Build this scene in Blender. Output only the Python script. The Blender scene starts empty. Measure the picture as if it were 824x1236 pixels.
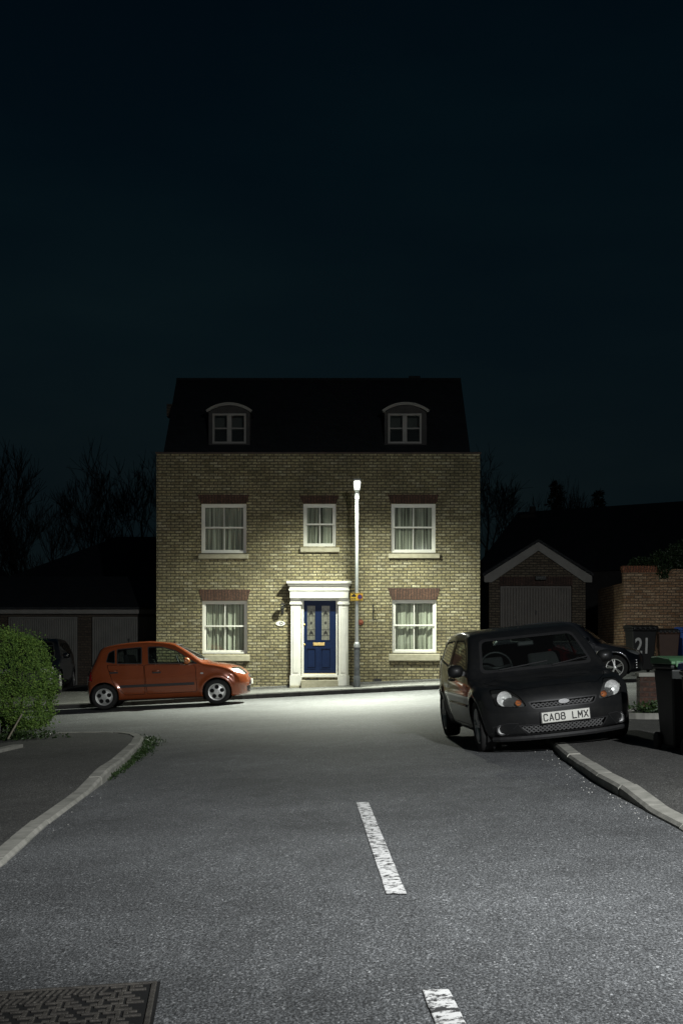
import bpy, bmesh, math, random
import numpy as np
from mathutils import Vector, Matrix

SC = bpy.context.scene
COL = SC.collection
PI = math.pi
F = 1630.0           # focal length of the photograph in its own pixels
CX, HY, CH = 412.0, 785.0, 1.2


def P(px, py, Y):
    """reference measurement -> metres, at a chosen distance Y"""
    return ((px - CX) / F * Y, Y, CH - (py - HY) / F * Y)


def sstep(t, a, b):
    t = min(1.0, max(0.0, (t - a) / (b - a)))
    return t * t * (3 - 2 * t)


def gz(x, y):
    """the sloping ground: up to the right and gently up towards the house"""
    xc = max(-11.0, min(11.0, x))
    z = 0.045 * (xc - 0.2) + 0.009 * max(0.0, min(y, 45.0) - 15.0)
    z += 0.38 * sstep(x, 4.0, 6.2) * sstep(y, 33.5, 39.0)
    z += 0.20 * sstep(-x, 5.0, 7.0) * sstep(y, 33.0, 39.0)
    return z


# ------------------------------------------------------------------ mesh helpers
class MB:
    def __init__(self):
        self.v, self.f, self.m = [], [], []
        self.cur = 0

    def face(self, pts):
        n = len(self.v)
        self.v += [tuple(p) for p in pts]
        self.f.append(tuple(range(n, n + len(pts))))
        self.m.append(self.cur)

    def hexa(self, p):
        """8 corners: bottom ring 0-3 (ccw from above), top ring 4-7"""
        n = len(self.v)
        self.v += [tuple(q) for q in p]
        for q in ((3, 2, 1, 0), (4, 5, 6, 7), (0, 1, 5, 4), (1, 2, 6, 5), (2, 3, 7, 6), (3, 0, 4, 7)):
            self.f.append(tuple(n + k for k in q))
            self.m.append(self.cur)

    def box(self, x0, x1, y0, y1, z0, z1):
        self.hexa([(x0, y0, z0), (x1, y0, z0), (x1, y1, z0), (x0, y1, z0), (x0, y0, z1), (x1, y0, z1), (x1, y1, z1), (x0, y1, z1)])

    def prism(self, poly, axis, a, b):
        """polygon extruded along an axis from a to b; poly is 2-D in the two other axes (cyclic order)"""
        def mk(u, v, w):
            return (w, u, v) if axis == 'x' else (u, w, v) if axis == 'y' else (u, v, w)
        n = len(self.v)
        k = len(poly)
        self.v += [mk(u, v, a) for u, v in poly] + [mk(u, v, b) for u, v in poly]
        self.f.append(tuple(n + i for i in range(k)))
        self.f.append(tuple(n + k + i for i in reversed(range(k))))
        self.m += [self.cur] * 2
        for i in range(k):
            j = (i + 1) % k
            self.f.append((n + j, n + i, n + k + i, n + k + j))
            self.m.append(self.cur)

    def tube(self, pts, rad, sides=8, cap=True):
        pts = [Vector(p) for p in pts]
        if not hasattr(rad, '__len__'):
            rad = [rad] * len(pts)
        rings = []
        for i, p in enumerate(pts):
            t = (pts[min(i + 1, len(pts) - 1)] - pts[max(i - 1, 0)]).normalized()
            a = Vector((0, 0, 1)) if abs(t.z) < .9 else Vector((1, 0, 0))
            u = t.cross(a).normalized()
            w = t.cross(u)
            n = len(self.v)
            for k in range(sides):
                an = 2 * PI * k / sides
                self.v.append(tuple(p + (u * math.cos(an) + w * math.sin(an)) * rad[i]))
            rings.append(n)
        for a, b in zip(rings, rings[1:]):
            for k in range(sides):
                j = (k + 1) % sides
                self.f.append((a + k, b + k, b + j, a + j))
                self.m.append(self.cur)
        if cap:
            self.f.append(tuple(rings[0] + k for k in range(sides)))
            self.f.append(tuple(rings[-1] + k for k in reversed(range(sides))))
            self.m += [self.cur] * 2

    def lathe(self, prof, c=(0, 0, 0), axis='z', seg=24):
        """prof: list of (radius, height)"""
        n = len(self.v)
        for r, h in prof:
            for k in range(seg):
                an = 2 * PI * k / seg
                a, b = r * math.cos(an), r * math.sin(an)
                q = (a, b, h) if axis == 'z' else (h, a, b) if axis == 'x' else (b, h, a)
                self.v.append((c[0] + q[0], c[1] + q[1], c[2] + q[2]))
        for i in range(len(prof) - 1):
            for k in range(seg):
                j = (k + 1) % seg
                self.f.append((n + i * seg + k, n + i * seg + j, n + (i + 1) * seg + j, n + (i + 1) * seg + k))
                self.m.append(self.cur)

    def build(self, name, mats, parent=None, smooth=False, bevel=0.0, recalc=True):
        me = bpy.data.meshes.new(name)
        me.from_pydata(self.v, [], self.f)
        if not isinstance(mats, (list, tuple)):
            mats = [mats]
        for m in mats:
            me.materials.append(m)
        me.polygons.foreach_set('material_index', self.m)
        if recalc:
            bm = bmesh.new()
            bm.from_mesh(me)
            bmesh.ops.recalc_face_normals(bm, faces=bm.faces)
            bm.to_mesh(me)
            bm.free()
        if smooth:
            me.polygons.foreach_set('use_smooth', [True] * len(me.polygons))
        o = bpy.data.objects.new(name, me)
        COL.objects.link(o)
        if parent:
            o.parent = parent
        if bevel:
            md = o.modifiers.new('bevel', 'BEVEL')
            md.width = bevel
            md.segments = 2
            md.limit_method = 'ANGLE'
            md.angle_limit = math.radians(35)
        return o


def smooth_angle(o, deg=35):
    me = o.data
    me.polygons.foreach_set('use_smooth', [True] * len(me.polygons))
    me.set_sharp_from_angle(angle=math.radians(deg))
    return o


def tag(o, label=None, cat=None, group=None, kind=None):
    if label:
        o['label'] = label
    if cat:
        o['category'] = cat
    if group:
        o['group'] = group
    if kind:
        o['kind'] = kind
    return o


def thing(name, label, cat, loc=(0, 0, 0), rot=(0, 0, 0), group=None):
    o = bpy.data.objects.new(name, None)
    COL.objects.link(o)
    o.empty_display_size = .1
    o.location = loc
    o.rotation_euler = rot
    return tag(o, label, cat, group)


def kids(o):
    return [c for c in bpy.data.objects if c.parent is o]


def copy_tree(o, parent=None):
    c = o.copy()
    COL.objects.link(c)
    if parent:
        c.parent = parent
    for ch in kids(o):
        copy_tree(ch, c)
    return c


def text(name, body, size, m, parent, loc, rot=(PI / 2, 0, 0), ex=.001, sx=1.0, fat=0.0, width=None):
    cu = bpy.data.curves.new('t', 'FONT')
    cu.body = body
    cu.size = size
    cu.extrude = ex
    cu.offset = fat
    cu.align_x = 'CENTER'
    cu.align_y = 'CENTER'
    t = bpy.data.objects.new('t', cu)
    COL.objects.link(t)
    dg = bpy.context.evaluated_depsgraph_get()
    me = bpy.data.meshes.new_from_object(t.evaluated_get(dg))
    bpy.data.objects.remove(t)
    me.materials.clear()
    me.materials.append(m)
    xs = [v.co.x for v in me.vertices]
    k = sx if width is None else width / (max(xs) - min(xs))
    for v in me.vertices:
        v.co.x *= k
    o = bpy.data.objects.new(name, me)
    COL.objects.link(o)
    o.parent = parent
    o.location = loc
    o.rotation_euler = rot
    return o


# ------------------------------------------------------------------ materials
class NT:
    def __init__(self, name):
        self.m = bpy.data.materials.new(name)
        self.m.use_nodes = True
        self.t = self.m.node_tree
        self.b = self.t.nodes['Principled BSDF']
        self.out = self.t.nodes['Material Output']

    def n(self, typ, **kw):
        nd = self.t.nodes.new(typ)
        for k, v in kw.items():
            if k.startswith('i_'):
                nd.inputs[k[2:].replace('_', ' ')].default_value = v
            else:
                setattr(nd, k, v)
        return nd

    def l(self, a, b):
        self.t.links.new(a, b)

    def ramp(self, fac, stops):
        r = self.n('ShaderNodeValToRGB')
        e = r.color_ramp.elements
        while len(e) < len(stops):
            e.new(.5)
        for q, (p, c) in zip(e, stops):
            q.position = p
            q.color = (*c, 1) if len(c) == 3 else c
        self.l(fac, r.inputs['Fac'])
        return r.outputs['Color']

    def coord(self, kind='Object', scale=None):
        c = self.n('ShaderNodeTexCoord').outputs[kind]
        if scale:
            mp = self.n('ShaderNodeMapping')
            mp.inputs['Scale'].default_value = scale
            self.l(c, mp.inputs['Vector'])
            c = mp.outputs['Vector']
        return c

    def noise(self, vec, scale, detail=3, rough=.55):
        nz = self.n('ShaderNodeTexNoise', i_Scale=scale, i_Detail=detail, i_Roughness=rough)
        self.l(vec, nz.inputs['Vector'])
        return nz.outputs['Fac']

    def mix(self, fac, a, b, mode='MIX'):
        mx = self.n('ShaderNodeMix', data_type='RGBA', blend_type=mode)
        for s, v in ((mx.inputs[0], fac), (mx.inputs[6], a), (mx.inputs[7], b)):
            if hasattr(v, 'links'):
                self.l(v, s)
            elif isinstance(v, (int, float)):
                s.default_value = v
            else:
                s.default_value = (*v, 1)
        return mx.outputs[2]

    def bump(self, h, strength=.5, dist=.01):
        bp = self.n('ShaderNodeBump', i_Strength=strength, i_Distance=dist)
        self.l(h, bp.inputs['Height'])
        self.l(bp.outputs['Normal'], self.b.inputs['Normal'])

    def set(self, **kw):
        for k, v in kw.items():
            s = self.b.inputs[k.replace('_', ' ')]
            if hasattr(v, 'links'):
                self.l(v, s)
            elif isinstance(v, tuple) and len(v) == 3:
                s.default_value = (*v, 1)
            else:
                s.default_value = v
        return self


def pmat(name, c1, c2=None, scale=8, rough=.6, metal=0., bump=0., bscale=60, coat=0., rvar=0., **kw):
    t = NT(name)
    t.set(Roughness=rough, Metallic=metal)
    if coat:
        t.set(Coat_Weight=coat, Coat_Roughness=.08)
    co = t.coord()
    c2 = c2 or tuple(x * .75 for x in c1)
    nz = t.noise(co, scale, 5, .6)
    t.set(Base_Color=t.ramp(nz, [(.3, c2), (.7, c1)]))
    if rvar:
        n2 = t.noise(co, scale * 2.3, 4)
        t.set(Roughness=t.ramp(n2, [(.3, (rough - rvar,) * 3), (.75, (rough + rvar,) * 3)]))
    if bump:
        t.bump(t.noise(co, bscale, 4), bump, .004)
    t.set(**kw)
    return t.m


def brick_mat(name, cols, mortar, bw=.225, rh=.075, ms=.011, dirt=.35, rough=.85, bump=.7, msm=.25):
    """bricks laid along any upright wall: u = x + y, v = z"""
    t = NT(name)
    co = t.coord()
    sp = t.n('ShaderNodeSeparateXYZ')
    t.l(co, sp.inputs[0])
    ad = t.n('ShaderNodeMath', operation='ADD')
    t.l(sp.outputs[0], ad.inputs[0])
    t.l(sp.outputs[1], ad.inputs[1])
    cb = t.n('ShaderNodeCombineXYZ')
    t.l(ad.outputs[0], cb.inputs[0])
    t.l(sp.outputs[2], cb.inputs[1])
    # slightly wobbly courses
    nz = t.n('ShaderNodeTexNoise', i_Scale=7.0, i_Detail=2.0)
    t.l(co, nz.inputs['Vector'])
    vm = t.n('ShaderNodeVectorMath', operation='SCALE')
    vm.inputs['Scale'].default_value = .012
    t.l(nz.outputs['Color'], vm.inputs[0])
    va = t.n('ShaderNodeVectorMath', operation='ADD')
    t.l(cb.outputs[0], va.inputs[0])
    t.l(vm.outputs[0], va.inputs[1])
    br = t.n('ShaderNodeTexBrick', offset=.5, i_Scale=1.0, i_Mortar_Size=ms, i_Mortar_Smooth=msm, i_Bias=0.0)
    br.inputs['Brick Width'].default_value = bw
    br.inputs['Row Height'].default_value = rh
    br.inputs['Color1'].default_value = (0, 0, 0, 1)
    br.inputs['Color2'].default_value = (1, 1, 1, 1)
    br.inputs['Mortar'].default_value = (.5, .5, .5, 1)
    t.l(va.outputs[0], br.inputs['Vector'])
    n = len(cols)
    bc = t.ramp(br.outputs['Color'], [(i / (n - 1), c) for i, c in enumerate(cols)])
    grain = t.ramp(t.noise(co, 24, 4, .8), [(.34, (.5, .5, .48)), (.5, (.95, .95, .93)), (.64, (2.0, 1.98, 1.85))])
    bc = t.mix(.85, bc, grain, 'MULTIPLY')
    c = t.mix(br.outputs['Fac'], bc, mortar)
    stain = t.ramp(t.noise(co, .9, 5, .6), [(.3, (1 - dirt,) * 3), (.62, (1, 1, 1))])
    c = t.mix(1.0, c, stain, 'MULTIPLY')
    t.set(Base_Color=c, Roughness=rough)
    hm = t.n('ShaderNodeMath', operation='MULTIPLY_ADD')
    t.l(br.outputs['Fac'], hm.inputs[0])
    hm.inputs[1].default_value = -1.0
    t.l(t.noise(co, 60, 4, .7), hm.inputs[2])
    t.bump(hm.outputs[0], bump, .012)
    return t.m


def asphalt(name, lo, hi, spark, wet=.82, sc=120., patch=.3, tint=None):
    t = NT(name)
    co = t.coord()
    lo_ = co
    co = t.coord('Object', (1, .5, 1))
    g = t.noise(co, sc, 2, .7)
    c = t.ramp(g, [(.30, lo), (.52, hi), (.66, hi), (.74, spark)])
    v = t.n('ShaderNodeTexVoronoi', i_Scale=sc * .9)
    t.l(co, v.inputs['Vector'])
    chip = t.ramp(v.outputs['Color'], [(.78, (0, 0, 0)), (.93, (1, 1, 1))])
    c = t.mix(t.mix(1.0, chip, (.4, .4, .4), 'MULTIPLY'), c, spark)
    big = t.ramp(t.noise(lo_, .45, 6, .62), [(.3, (1 - patch,) * 3), (.7, (1 + patch * .5,) * 3)])
    mid = t.ramp(t.noise(co, 5, 5, .65), [(.3, (.82, .82, .82)), (.7, (1.12, 1.12, 1.12))])
    crs = t.ramp(t.noise(co, 105, 3, .8), [(.38, (.40, .40, .40)), (.5, (.92, .92, .92)), (.62, (2.1, 2.1, 2.1))])
    c = t.mix(1.0, c, crs, 'MULTIPLY')
    c = t.mix(1.0, t.mix(1.0, c, big, 'MULTIPLY'), mid, 'MULTIPLY')
    t.set(Base_Color=c, Roughness=wet)
    h = t.n('ShaderNodeMath', operation='MULTIPLY_ADD')
    t.l(v.outputs['Distance'], h.inputs[0])
    h.inputs[1].default_value = -1.0
    t.l(g, h.inputs[2])
    t.bump(h.outputs[0], .3, .005)
    return t.m


def glass_mat(name, tint=(.9, .95, .93), refl=1.0, ior=1.45, rough=.02, dirt=0.0):
    t = NT(name)
    tr = t.n('ShaderNodeBsdfTransparent')
    tr.inputs[0].default_value = (*tint, 1)
    gl = t.n('ShaderNodeBsdfGlossy', i_Roughness=rough)
    gl.inputs[0].default_value = (refl, refl, refl, 1)
    lw = t.n('ShaderNodeLayerWeight')
    lw.inputs['Blend'].default_value = .5
    pw = t.n('ShaderNodeMath', operation='POWER')
    t.l(lw.outputs['Facing'], pw.inputs[0])
    pw.inputs[1].default_value = 4.
    fr = t.n('ShaderNodeMath', operation='MULTIPLY_ADD')
    t.l(pw.outputs[0], fr.inputs[0])
    fr.inputs[1].default_value = .8
    fr.inputs[2].default_value = .045
    mx = t.n('ShaderNodeMixShader')
    t.l(fr.outputs[0], mx.inputs[0])
    t.l(tr.outputs[0], mx.inputs[1])
    t.l(gl.outputs[0], mx.inputs[2])
    last = mx.outputs[0]
    if dirt:
        df = t.n('ShaderNodeBsdfDiffuse')
        df.inputs[0].default_value = (.5, .5, .47, 1)
        m2 = t.n('ShaderNodeMixShader')
        m2.inputs[0].default_value = dirt
        t.l(last, m2.inputs[1])
        t.l(df.outputs[0], m2.inputs[2])
        last = m2.outputs[0]
    t.l(last, t.out.inputs['Surface'])
    return t.m


def paint_mat(name, base, rough=.3, metal=0., coat=.8, dust=.0, spec=.5):
    """car paint: base coat under a clear coat, black where seen from inside the shell"""
    t = NT(name)
    co = t.coord()
    c = t.ramp(t.noise(co, 3, 5, .6), [(.3, tuple(x * .88 for x in base)), (.7, base)])
    if dust:
        d = t.ramp(t.noise(co, 9, 6, .7), [(.42, (0, 0, 0)), (.75, (dust,) * 3)])
        c = t.mix(d, c, (.13, .12, .1))
    g = t.n('ShaderNodeNewGeometry')
    c = t.mix(g.outputs['Backfacing'], c, (.008, .008, .008))
    t.set(Base_Color=c, Roughness=rough, Metallic=metal, Coat_Weight=coat, Coat_Roughness=.05, Specular_IOR_Level=spec)
    return t.m


def emit_mat(name, col, s):
    t = NT(name)
    t.set(Base_Color=col, Emission_Color=col, Emission_Strength=s)
    return t.m


M = {}
M['road'] = asphalt('road_asphalt', (.024, .0255, .027), (.125, .130, .133), (.55, .56, .56), wet=.78, sc=125, patch=.42)
M['pave_dark'] = asphalt('footway_asphalt', (.028, .028, .0265), (.078, .077, .071), (.27, .27, .26), wet=.85, patch=.35, sc=85)
M['pave_far'] = asphalt('footway_grit', (.07, .07, .065), (.16, .16, .15), (.5, .5, .48), patch=.25, sc=90)
M['kerb_shaded'] = pmat('shaded_kerb', (.06, .06, .055), (.035, .035, .033), 6, .9, bump=.5, bscale=90)  # kerb colour darkened: the shadow on the far kerb's face is painted in
M['earth'] = pmat('bare_earth', (.03, .03, .022), (.016, .015, .011), 3, .95, bump=.5)
M['kerb'] = pmat('kerb_concrete', (.4, .39, .345), (.22, .22, .19), 6, .9, bump=.5, bscale=90)
M['brick'] = brick_mat('yellow_stock_brick', [(.21, .18, .10), (.275, .243, .135), (.32, .287, .175), (.235, .2, .11), (.375, .345, .235)], (.06, .053, .035), ms=.0135, dirt=.42)
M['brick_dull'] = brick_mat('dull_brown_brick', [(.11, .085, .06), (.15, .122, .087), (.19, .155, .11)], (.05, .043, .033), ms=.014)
M['brick_warm'] = brick_mat('warm_buff_brick', [(.30, .17, .09), (.42, .27, .165), (.5, .36, .235), (.35, .205, .12)], (.12, .095, .07))
M['brick_red'] = brick_mat('red_brick_pier', [(.06, .03, .02), (.095, .045, .03), (.075, .036, .025)], (.07, .05, .04))
M['lintel'] = brick_mat('red_gauged_brick', [(.06, .031, .021), (.088, .045, .03), (.073, .037, .025)], (.03, .021, .017), bw=.074, rh=1.9, ms=.009, dirt=.2)
M['coping_red'] = brick_mat('red_coping_brick', [(.24, .09, .05), (.32, .13, .07), (.28, .1, .06)], (.1, .07, .05), bw=.075, rh=.9, ms=.01)
M['slate'] = brick_mat('dark_roof_tile', [(.008, .010, .012), (.015, .018, .021), (.011, .0135, .016)], (.004, .005, .006), bw=.17, rh=.1, ms=.006, rough=.75)
M['white'] = pmat('white_gloss_paint', (.8, .79, .73), (.7, .69, .63), 4, .42, bump=.08, bscale=30)
M['upvc'] = pmat('white_window_frame', (.78, .77, .71), (.68, .67, .6), 3, .4)
M['upvc_dull'] = pmat('dull_window_frame', (.27, .265, .24), (.22, .215, .19), 3, .5)  # duller white than the lower window frames
M['stone'] = pmat('sill_stone', (.42, .39, .29), (.3, .28, .2), 9, .85, bump=.3)
M['curtain'] = pmat('net_curtain', (.6, .58, .48), (.5, .48, .39), 14, .9)
M['dark_room'] = pmat('dark_interior', (.02, .019, .016), None, 4, .9)
M['blue'] = pmat('royal_blue_door_paint', (.0028, .014, .058), (.0023, .0115, .048), 5, .5, bump=.04, bscale=40, Specular_IOR_Level=.2)
M['brass'] = pmat('brass', (.75, .55, .22), (.6, .42, .16), 12, .35, metal=1.)
M['iron'] = pmat('black_iron', (.012, .012, .013), (.02, .018, .016), 20, .5, bump=.2)
M['galv'] = pmat('galvanised_steel', (.56, .58, .57), (.42, .44, .44), 7, .55, metal=.35, bump=.1)
M['galv_base'] = pmat('weathered_base_steel', (.2, .215, .225), (.1, .11, .12), 9, .6, metal=.3, bump=.2)
M['glass'] = glass_mat('window_glass', (.93, .96, .94), dirt=.02)
M['lead'] = pmat('leaded_strip', (.03, .03, .03), None, 10, .5, metal=.6)
M['frost'] = pmat('obscured_glass', (.22, .22, .17), (.12, .12, .1), 30, .25, coat=.5)
M['gdoor'] = pmat('pale_garage_door', (.2, .2, .18), (.15, .15, .135), 3, .6)
M['gdoor2'] = pmat('cream_garage_door', (.17, .155, .135), (.135, .125, .11), 3, .6)
M['fascia'] = pmat('off_white_fascia', (.25, .245, .225), (.19, .185, .165), 4, .6)
M['dark_brick'] = brick_mat('dark_brown_brick', [(.07, .055, .042), (.1, .08, .058), (.085, .067, .05)], (.05, .044, .038))  # a dark brown brick of its own, same tone all over
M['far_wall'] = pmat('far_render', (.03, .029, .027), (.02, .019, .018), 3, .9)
M['rubber'] = pmat('tyre_rubber', (.014, .014, .014), (.022, .021, .02), 20, .85, bump=.3)
M['alloy'] = pmat('silver_wheel', (.62, .62, .6), (.5, .5, .48), 9, .35, metal=.7)
M['plastic'] = pmat('black_trim_plastic', (.014, .014, .015), (.02, .02, .02), 15, .55, bump=.1)
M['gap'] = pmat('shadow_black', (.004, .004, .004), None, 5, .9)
M['cabin'] = pmat('cabin_cloth', (.03, .03, .032), (.018, .018, .02), 25, .9)
M['cabin_lt'] = pmat('seat_cloth', (.03, .03, .032), (.02, .02, .02), 25, .9)
M['carglass'] = glass_mat('car_glass', (.55, .61, .59), refl=.9, ior=1.5, rough=.02, dirt=.006)
M['lens'] = glass_mat('lamp_lens', (.95, .96, .95), refl=1., ior=1.5, dirt=.03)
M['chrome'] = pmat('reflector_chrome', (.88, .88, .86), (.6, .6, .6), 40, .3, metal=.35, bump=.5, bscale=30)
M['amber'] = pmat('amber_lens', (.42, .14, .03), (.3, .09, .02), 30, .3, coat=.6)
M['red_lens'] = pmat('red_lens', (.35, .012, .012), (.25, .01, .01), 30, .25, coat=.6)
M['plate'] = pmat('plate_white', (.62, .62, .56), (.55, .55, .5), 6, .45)
M['ink'] = pmat('black_ink', (.006, .006, .006), None, 5, .6)
M['badge'] = pmat('polished_badge', (.8, .8, .8), (.7, .7, .7), 9, .25, metal=.9)
M['black_paint'] = paint_mat('black_car_paint', (.0085, .009, .0095), .5, .0, coat=.6, dust=.05, spec=.28)
M['orange_paint'] = paint_mat('burnt_orange_car_paint', (.31, .072, .022), .24, .15, coat=.8, dust=.06)
M['navy_paint'] = paint_mat('dark_blue_car_paint', (.009, .010, .014), .3, .2, coat=.9)
M['bark'] = pmat('bark', (.05, .042, .03), (.03, .025, .018), 20, .95, bump=.4)
M['twig'] = pmat('winter_twigs', (.012, .013, .012), (.008, .009, .008), 9, .95)
M['stick'] = pmat('pale_garden_cane', (.3, .27, .2), (.2, .18, .13), 20, .8)
M['bin_dark'] = pmat('dark_green_bin_plastic', (.007, .009, .008), (.01, .012, .011), 9, .5, bump=.1)
M['bin_black'] = pmat('black_bin_plastic', (.009, .0095, .0095), (.006, .006, .006), 9, .5)
M['bin_green'] = pmat('green_bin_lid', (.06, .15, .07), (.045, .115, .052), 5, .5)
M['bin_blue'] = pmat('blue_bin_plastic', (.03, .09, .36), (.02, .065, .28), 5, .45)
M['bin_brown'] = pmat('brown_bin_plastic', (.1, .05, .03), (.07, .036, .022), 5, .5)
M['digit'] = pmat('hand_painted_white', (.75, .75, .72), (.5, .5, .48), 30, .7)
M['sign_yellow'] = pmat('sign_yellow', (.75, .48, .02), (.65, .4, .02), 6, .45)
M['sign_blue'] = pmat('sign_blue', (.02, .03, .16), None, 6, .45)
M['cast'] = pmat('worn_cast_iron', (.13, .12, .105), (.06, .055, .05), 25, .6, metal=.35, bump=.5, bscale=150)
M['terracotta'] = pmat('terracotta', (.3, .085, .045), (.2, .055, .03), 12, .7)
M['mat'] = pmat('door_mat', (.015, .015, .014), None, 60, .95, bump=.5)
M['lamp_led'] = emit_mat('lamp_diffuser', (1., 1., .94), 3.5)


def leaf_mat(name, cols, gloss=.5):
    t = NT(name)
    co = t.coord()
    c = t.ramp(t.noise(co, 13, 3, .7), [(i / (len(cols) - 1) * .5 + .25, q) for i, q in enumerate(cols)])
    g = t.n('ShaderNodeNewGeometry')
    r = t.ramp(g.outputs['Random Per Island'], [(0, (.55, .6, .5)), (1, (1.5, 1.4, 1.2))])
    t.set(Base_Color=t.mix(1., c, r, 'MULTIPLY'), Roughness=gloss, Subsurface_Weight=0.)
    return t.m


M['hedge'] = leaf_mat('privet_leaf', [(.05, .115, .02), (.115, .215, .04), (.2, .3, .06)], .75)
M['ivy'] = leaf_mat('ivy_leaf', [(.012, .03, .012), (.025, .05, .018)])
M['weed'] = leaf_mat('weed_leaf', [(.018, .04, .012), (.035, .065, .02)])
M['needle'] = leaf_mat('conifer_spray', [(.006, .012, .008), (.01, .018, .011)])
LP1, LP2 = 7800., 9200.
# ================================================================== SETTING
def grid_sheet(name, xs, ys, zf, m, kind='structure', skirt=None):
    """a sheet over the ground; xs may be a function of y"""
    mb = MB()
    rows = []
    for y in ys:
        xr = xs(y) if callable(xs) else xs
        rows.append(len(mb.v))
        mb.v += [(x, y, zf(x, y)) for x in xr]
        n = len(xr)
    for a, b in zip(rows, rows[1:]):
        for k in range(n - 1):
            mb.f.append((a + k, a + k + 1, b + k + 1, b + k))
            mb.m.append(0)
    o = mb.build(name, m, smooth=True, recalc=False)
    tag(o, kind=kind)
    return o


def lin(a, b, n):
    return [a + (b - a) * i / (n - 1) for i in range(n)]


grid_sheet('ground', [-400, -150, -60, -30] + lin(-20, 20, 41) + [30, 60, 150, 400], [-60, -30] + lin(-10, 50, 61) + [80, 150, 300, 600],
           lambda x, y: gz(x, y) - .04, M['earth'])
grid_sheet('road', lin(-42, -12, 7) + lin(-11, 14, 51) + lin(16, 42, 7), lin(-9, 46, 111), gz, M['road'])


def interp(pts, t):
    for (a, va), (b, vb) in zip(pts, pts[1:]):
        if t <= b:
            k = 0 if b == a else max(0, min(1, (t - a) / (b - a)))
            return va + (vb - va) * k
    return pts[-1][1]


# left footway -------------------------------------------------------
EL = [(-9, -1.45), (8.28, -2.05), (10.2, -2.2), (12.7, -2.32), (15.2, -2.44), (17.5, -2.6), (18.7, -2.74), (19.3, -2.9), (19.8, -3.15), (20.15, -3.5), (20.4, -4.0), (20.6, -4.8), (20.7, -6.5)]


def up_l(y):
    return .028 + .085 * sstep(y, 11.8, 14.2)


def up_r(y):
    return .03 + .055 * sstep(y, 9.0, 10.6)


KW = .13


def kerb_line(name, poly, side, up, stone=.91, m=None):
    """individual kerb stones swept along the road edge; side=+1: stone lies to the left of travel"""
    pts = [Vector(p) for p in poly]
    # resample
    out = [pts[0]]
    seg = .16
    acc = 0
    for a, b in zip(pts, pts[1:]):
        L = (b - a).length
        n = max(1, int(L / seg))
        out += [a.lerp(b, (i + 1) / n) for i in range(n)]
    sect = []
    s = 0
    for i, p in enumerate(out):
        t = (out[min(i + 1, len(out) - 1)] - out[max(i - 1, 0)]).normalized()
        nrm = Vector((-t.y, t.x)) * side
        if i:
            s += (p - out[i - 1]).length
        sect.append((p, nrm, s))
    mb = MB()
    rnd = random.Random(4)
    k = 0
    i = 0
    while i < len(sect) - 1:
        j = i
        while j < len(sect) - 1 and sect[j][2] - sect[i][2] < stone:
            j += 1
        dz = rnd.uniform(-.006, .006)
        do = rnd.uniform(-.008, .008)
        ring = []
        for q in range(i, j + 1):
            p, nr, ss = sect[q]
            e = 0
            if q == i:
                e = .005
            if q == j:
                e = -.005
            tdir = (out[min(q + 1, len(out) - 1)] - out[max(q - 1, 0)]).normalized()
            p = p + tdir * e + nr * do
            a, b = p, p + nr * KW
            g0, g1 = gz(*a), gz(*b)
            u = up(p) + dz
            ring.append([(a.x, a.y, g0 - .1), (a.x, a.y, g0 + u - .022), (a.x + nr.x * .02, a.y + nr.y * .02, g0 + u), (b.x, b.y, g1 + u), (b.x, b.y, g1 - .1)])
        n = len(mb.v)
        for r in ring:
            mb.v += r
        for q in range(len(ring) - 1):
            for w in range(4):
                mb.f.append((n + q * 5 + w, n + q * 5 + w + 1, n + q * 5 + 6 + w, n + q * 5 + 5 + w))
                mb.m.append(0)
        mb.f.append(tuple(n + w for w in range(5)))
        mb.f.append(tuple(n + (len(ring) - 1) * 5 + w for w in reversed(range(5))))
        mb.m += [0, 0]
        i = j
    o = mb.build(name, m or M['kerb'])
    tag(o, kind='structure')
    return o


kerb_line('kerb', [(x, y) for y, x in EL], +1, lambda p: up_l(p.y))
ysl = lin(-9, 19, 57) + [19.3, 19.55, 19.8, 20.0, 20.15, 20.3, 20.4, 20.5, 20.57]


def xl(y):
    e = interp(EL, min(20.7, y + (.13 * sstep(y, 18, 20.3)))) - .125
    return [e] + [e - .6, e - 1.4, e - 2.4, e - 3.6, e - 5] + [-14, -20, -30]


grid_sheet('pavement', xl, ysl, lambda x, y: gz(x, y) + up_l(y) - .006, M['pave_dark'])

# right footway ------------------------------------------------------
ER = [(-9, 1.95), (8.4, 2.10), (9.2, 2.1), (10.5, 2.12), (11.3, 2.13), (13.5, 2.24), (16, 2.42), (17.5, 2.62), (18.6, 2.95), (19.3, 3.45), (19.8, 4.2), (20.1, 5.2), (20.2, 7)]
kerb_line('kerb', [(x, y) for y, x in ER], -1, lambda p: up_r(p.y))
ysr = lin(-9, 18.5, 56) + [18.8, 19.1, 19.3, 19.5, 19.7, 19.85, 19.95, 20.05]


def xr(y):
    e = interp(ER, min(20.2, y + (.13 * sstep(y, 17.5, 19.8)))) + .125
    return [e] + [e + .5, e + 1.2, e + 2.2, e + 3.4, e + 5] + [12, 18, 30]


grid_sheet('pavement', xr, ysr, lambda x, y: gz(x, y) + up_r(y) - .006, M['pave_dark'])

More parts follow.
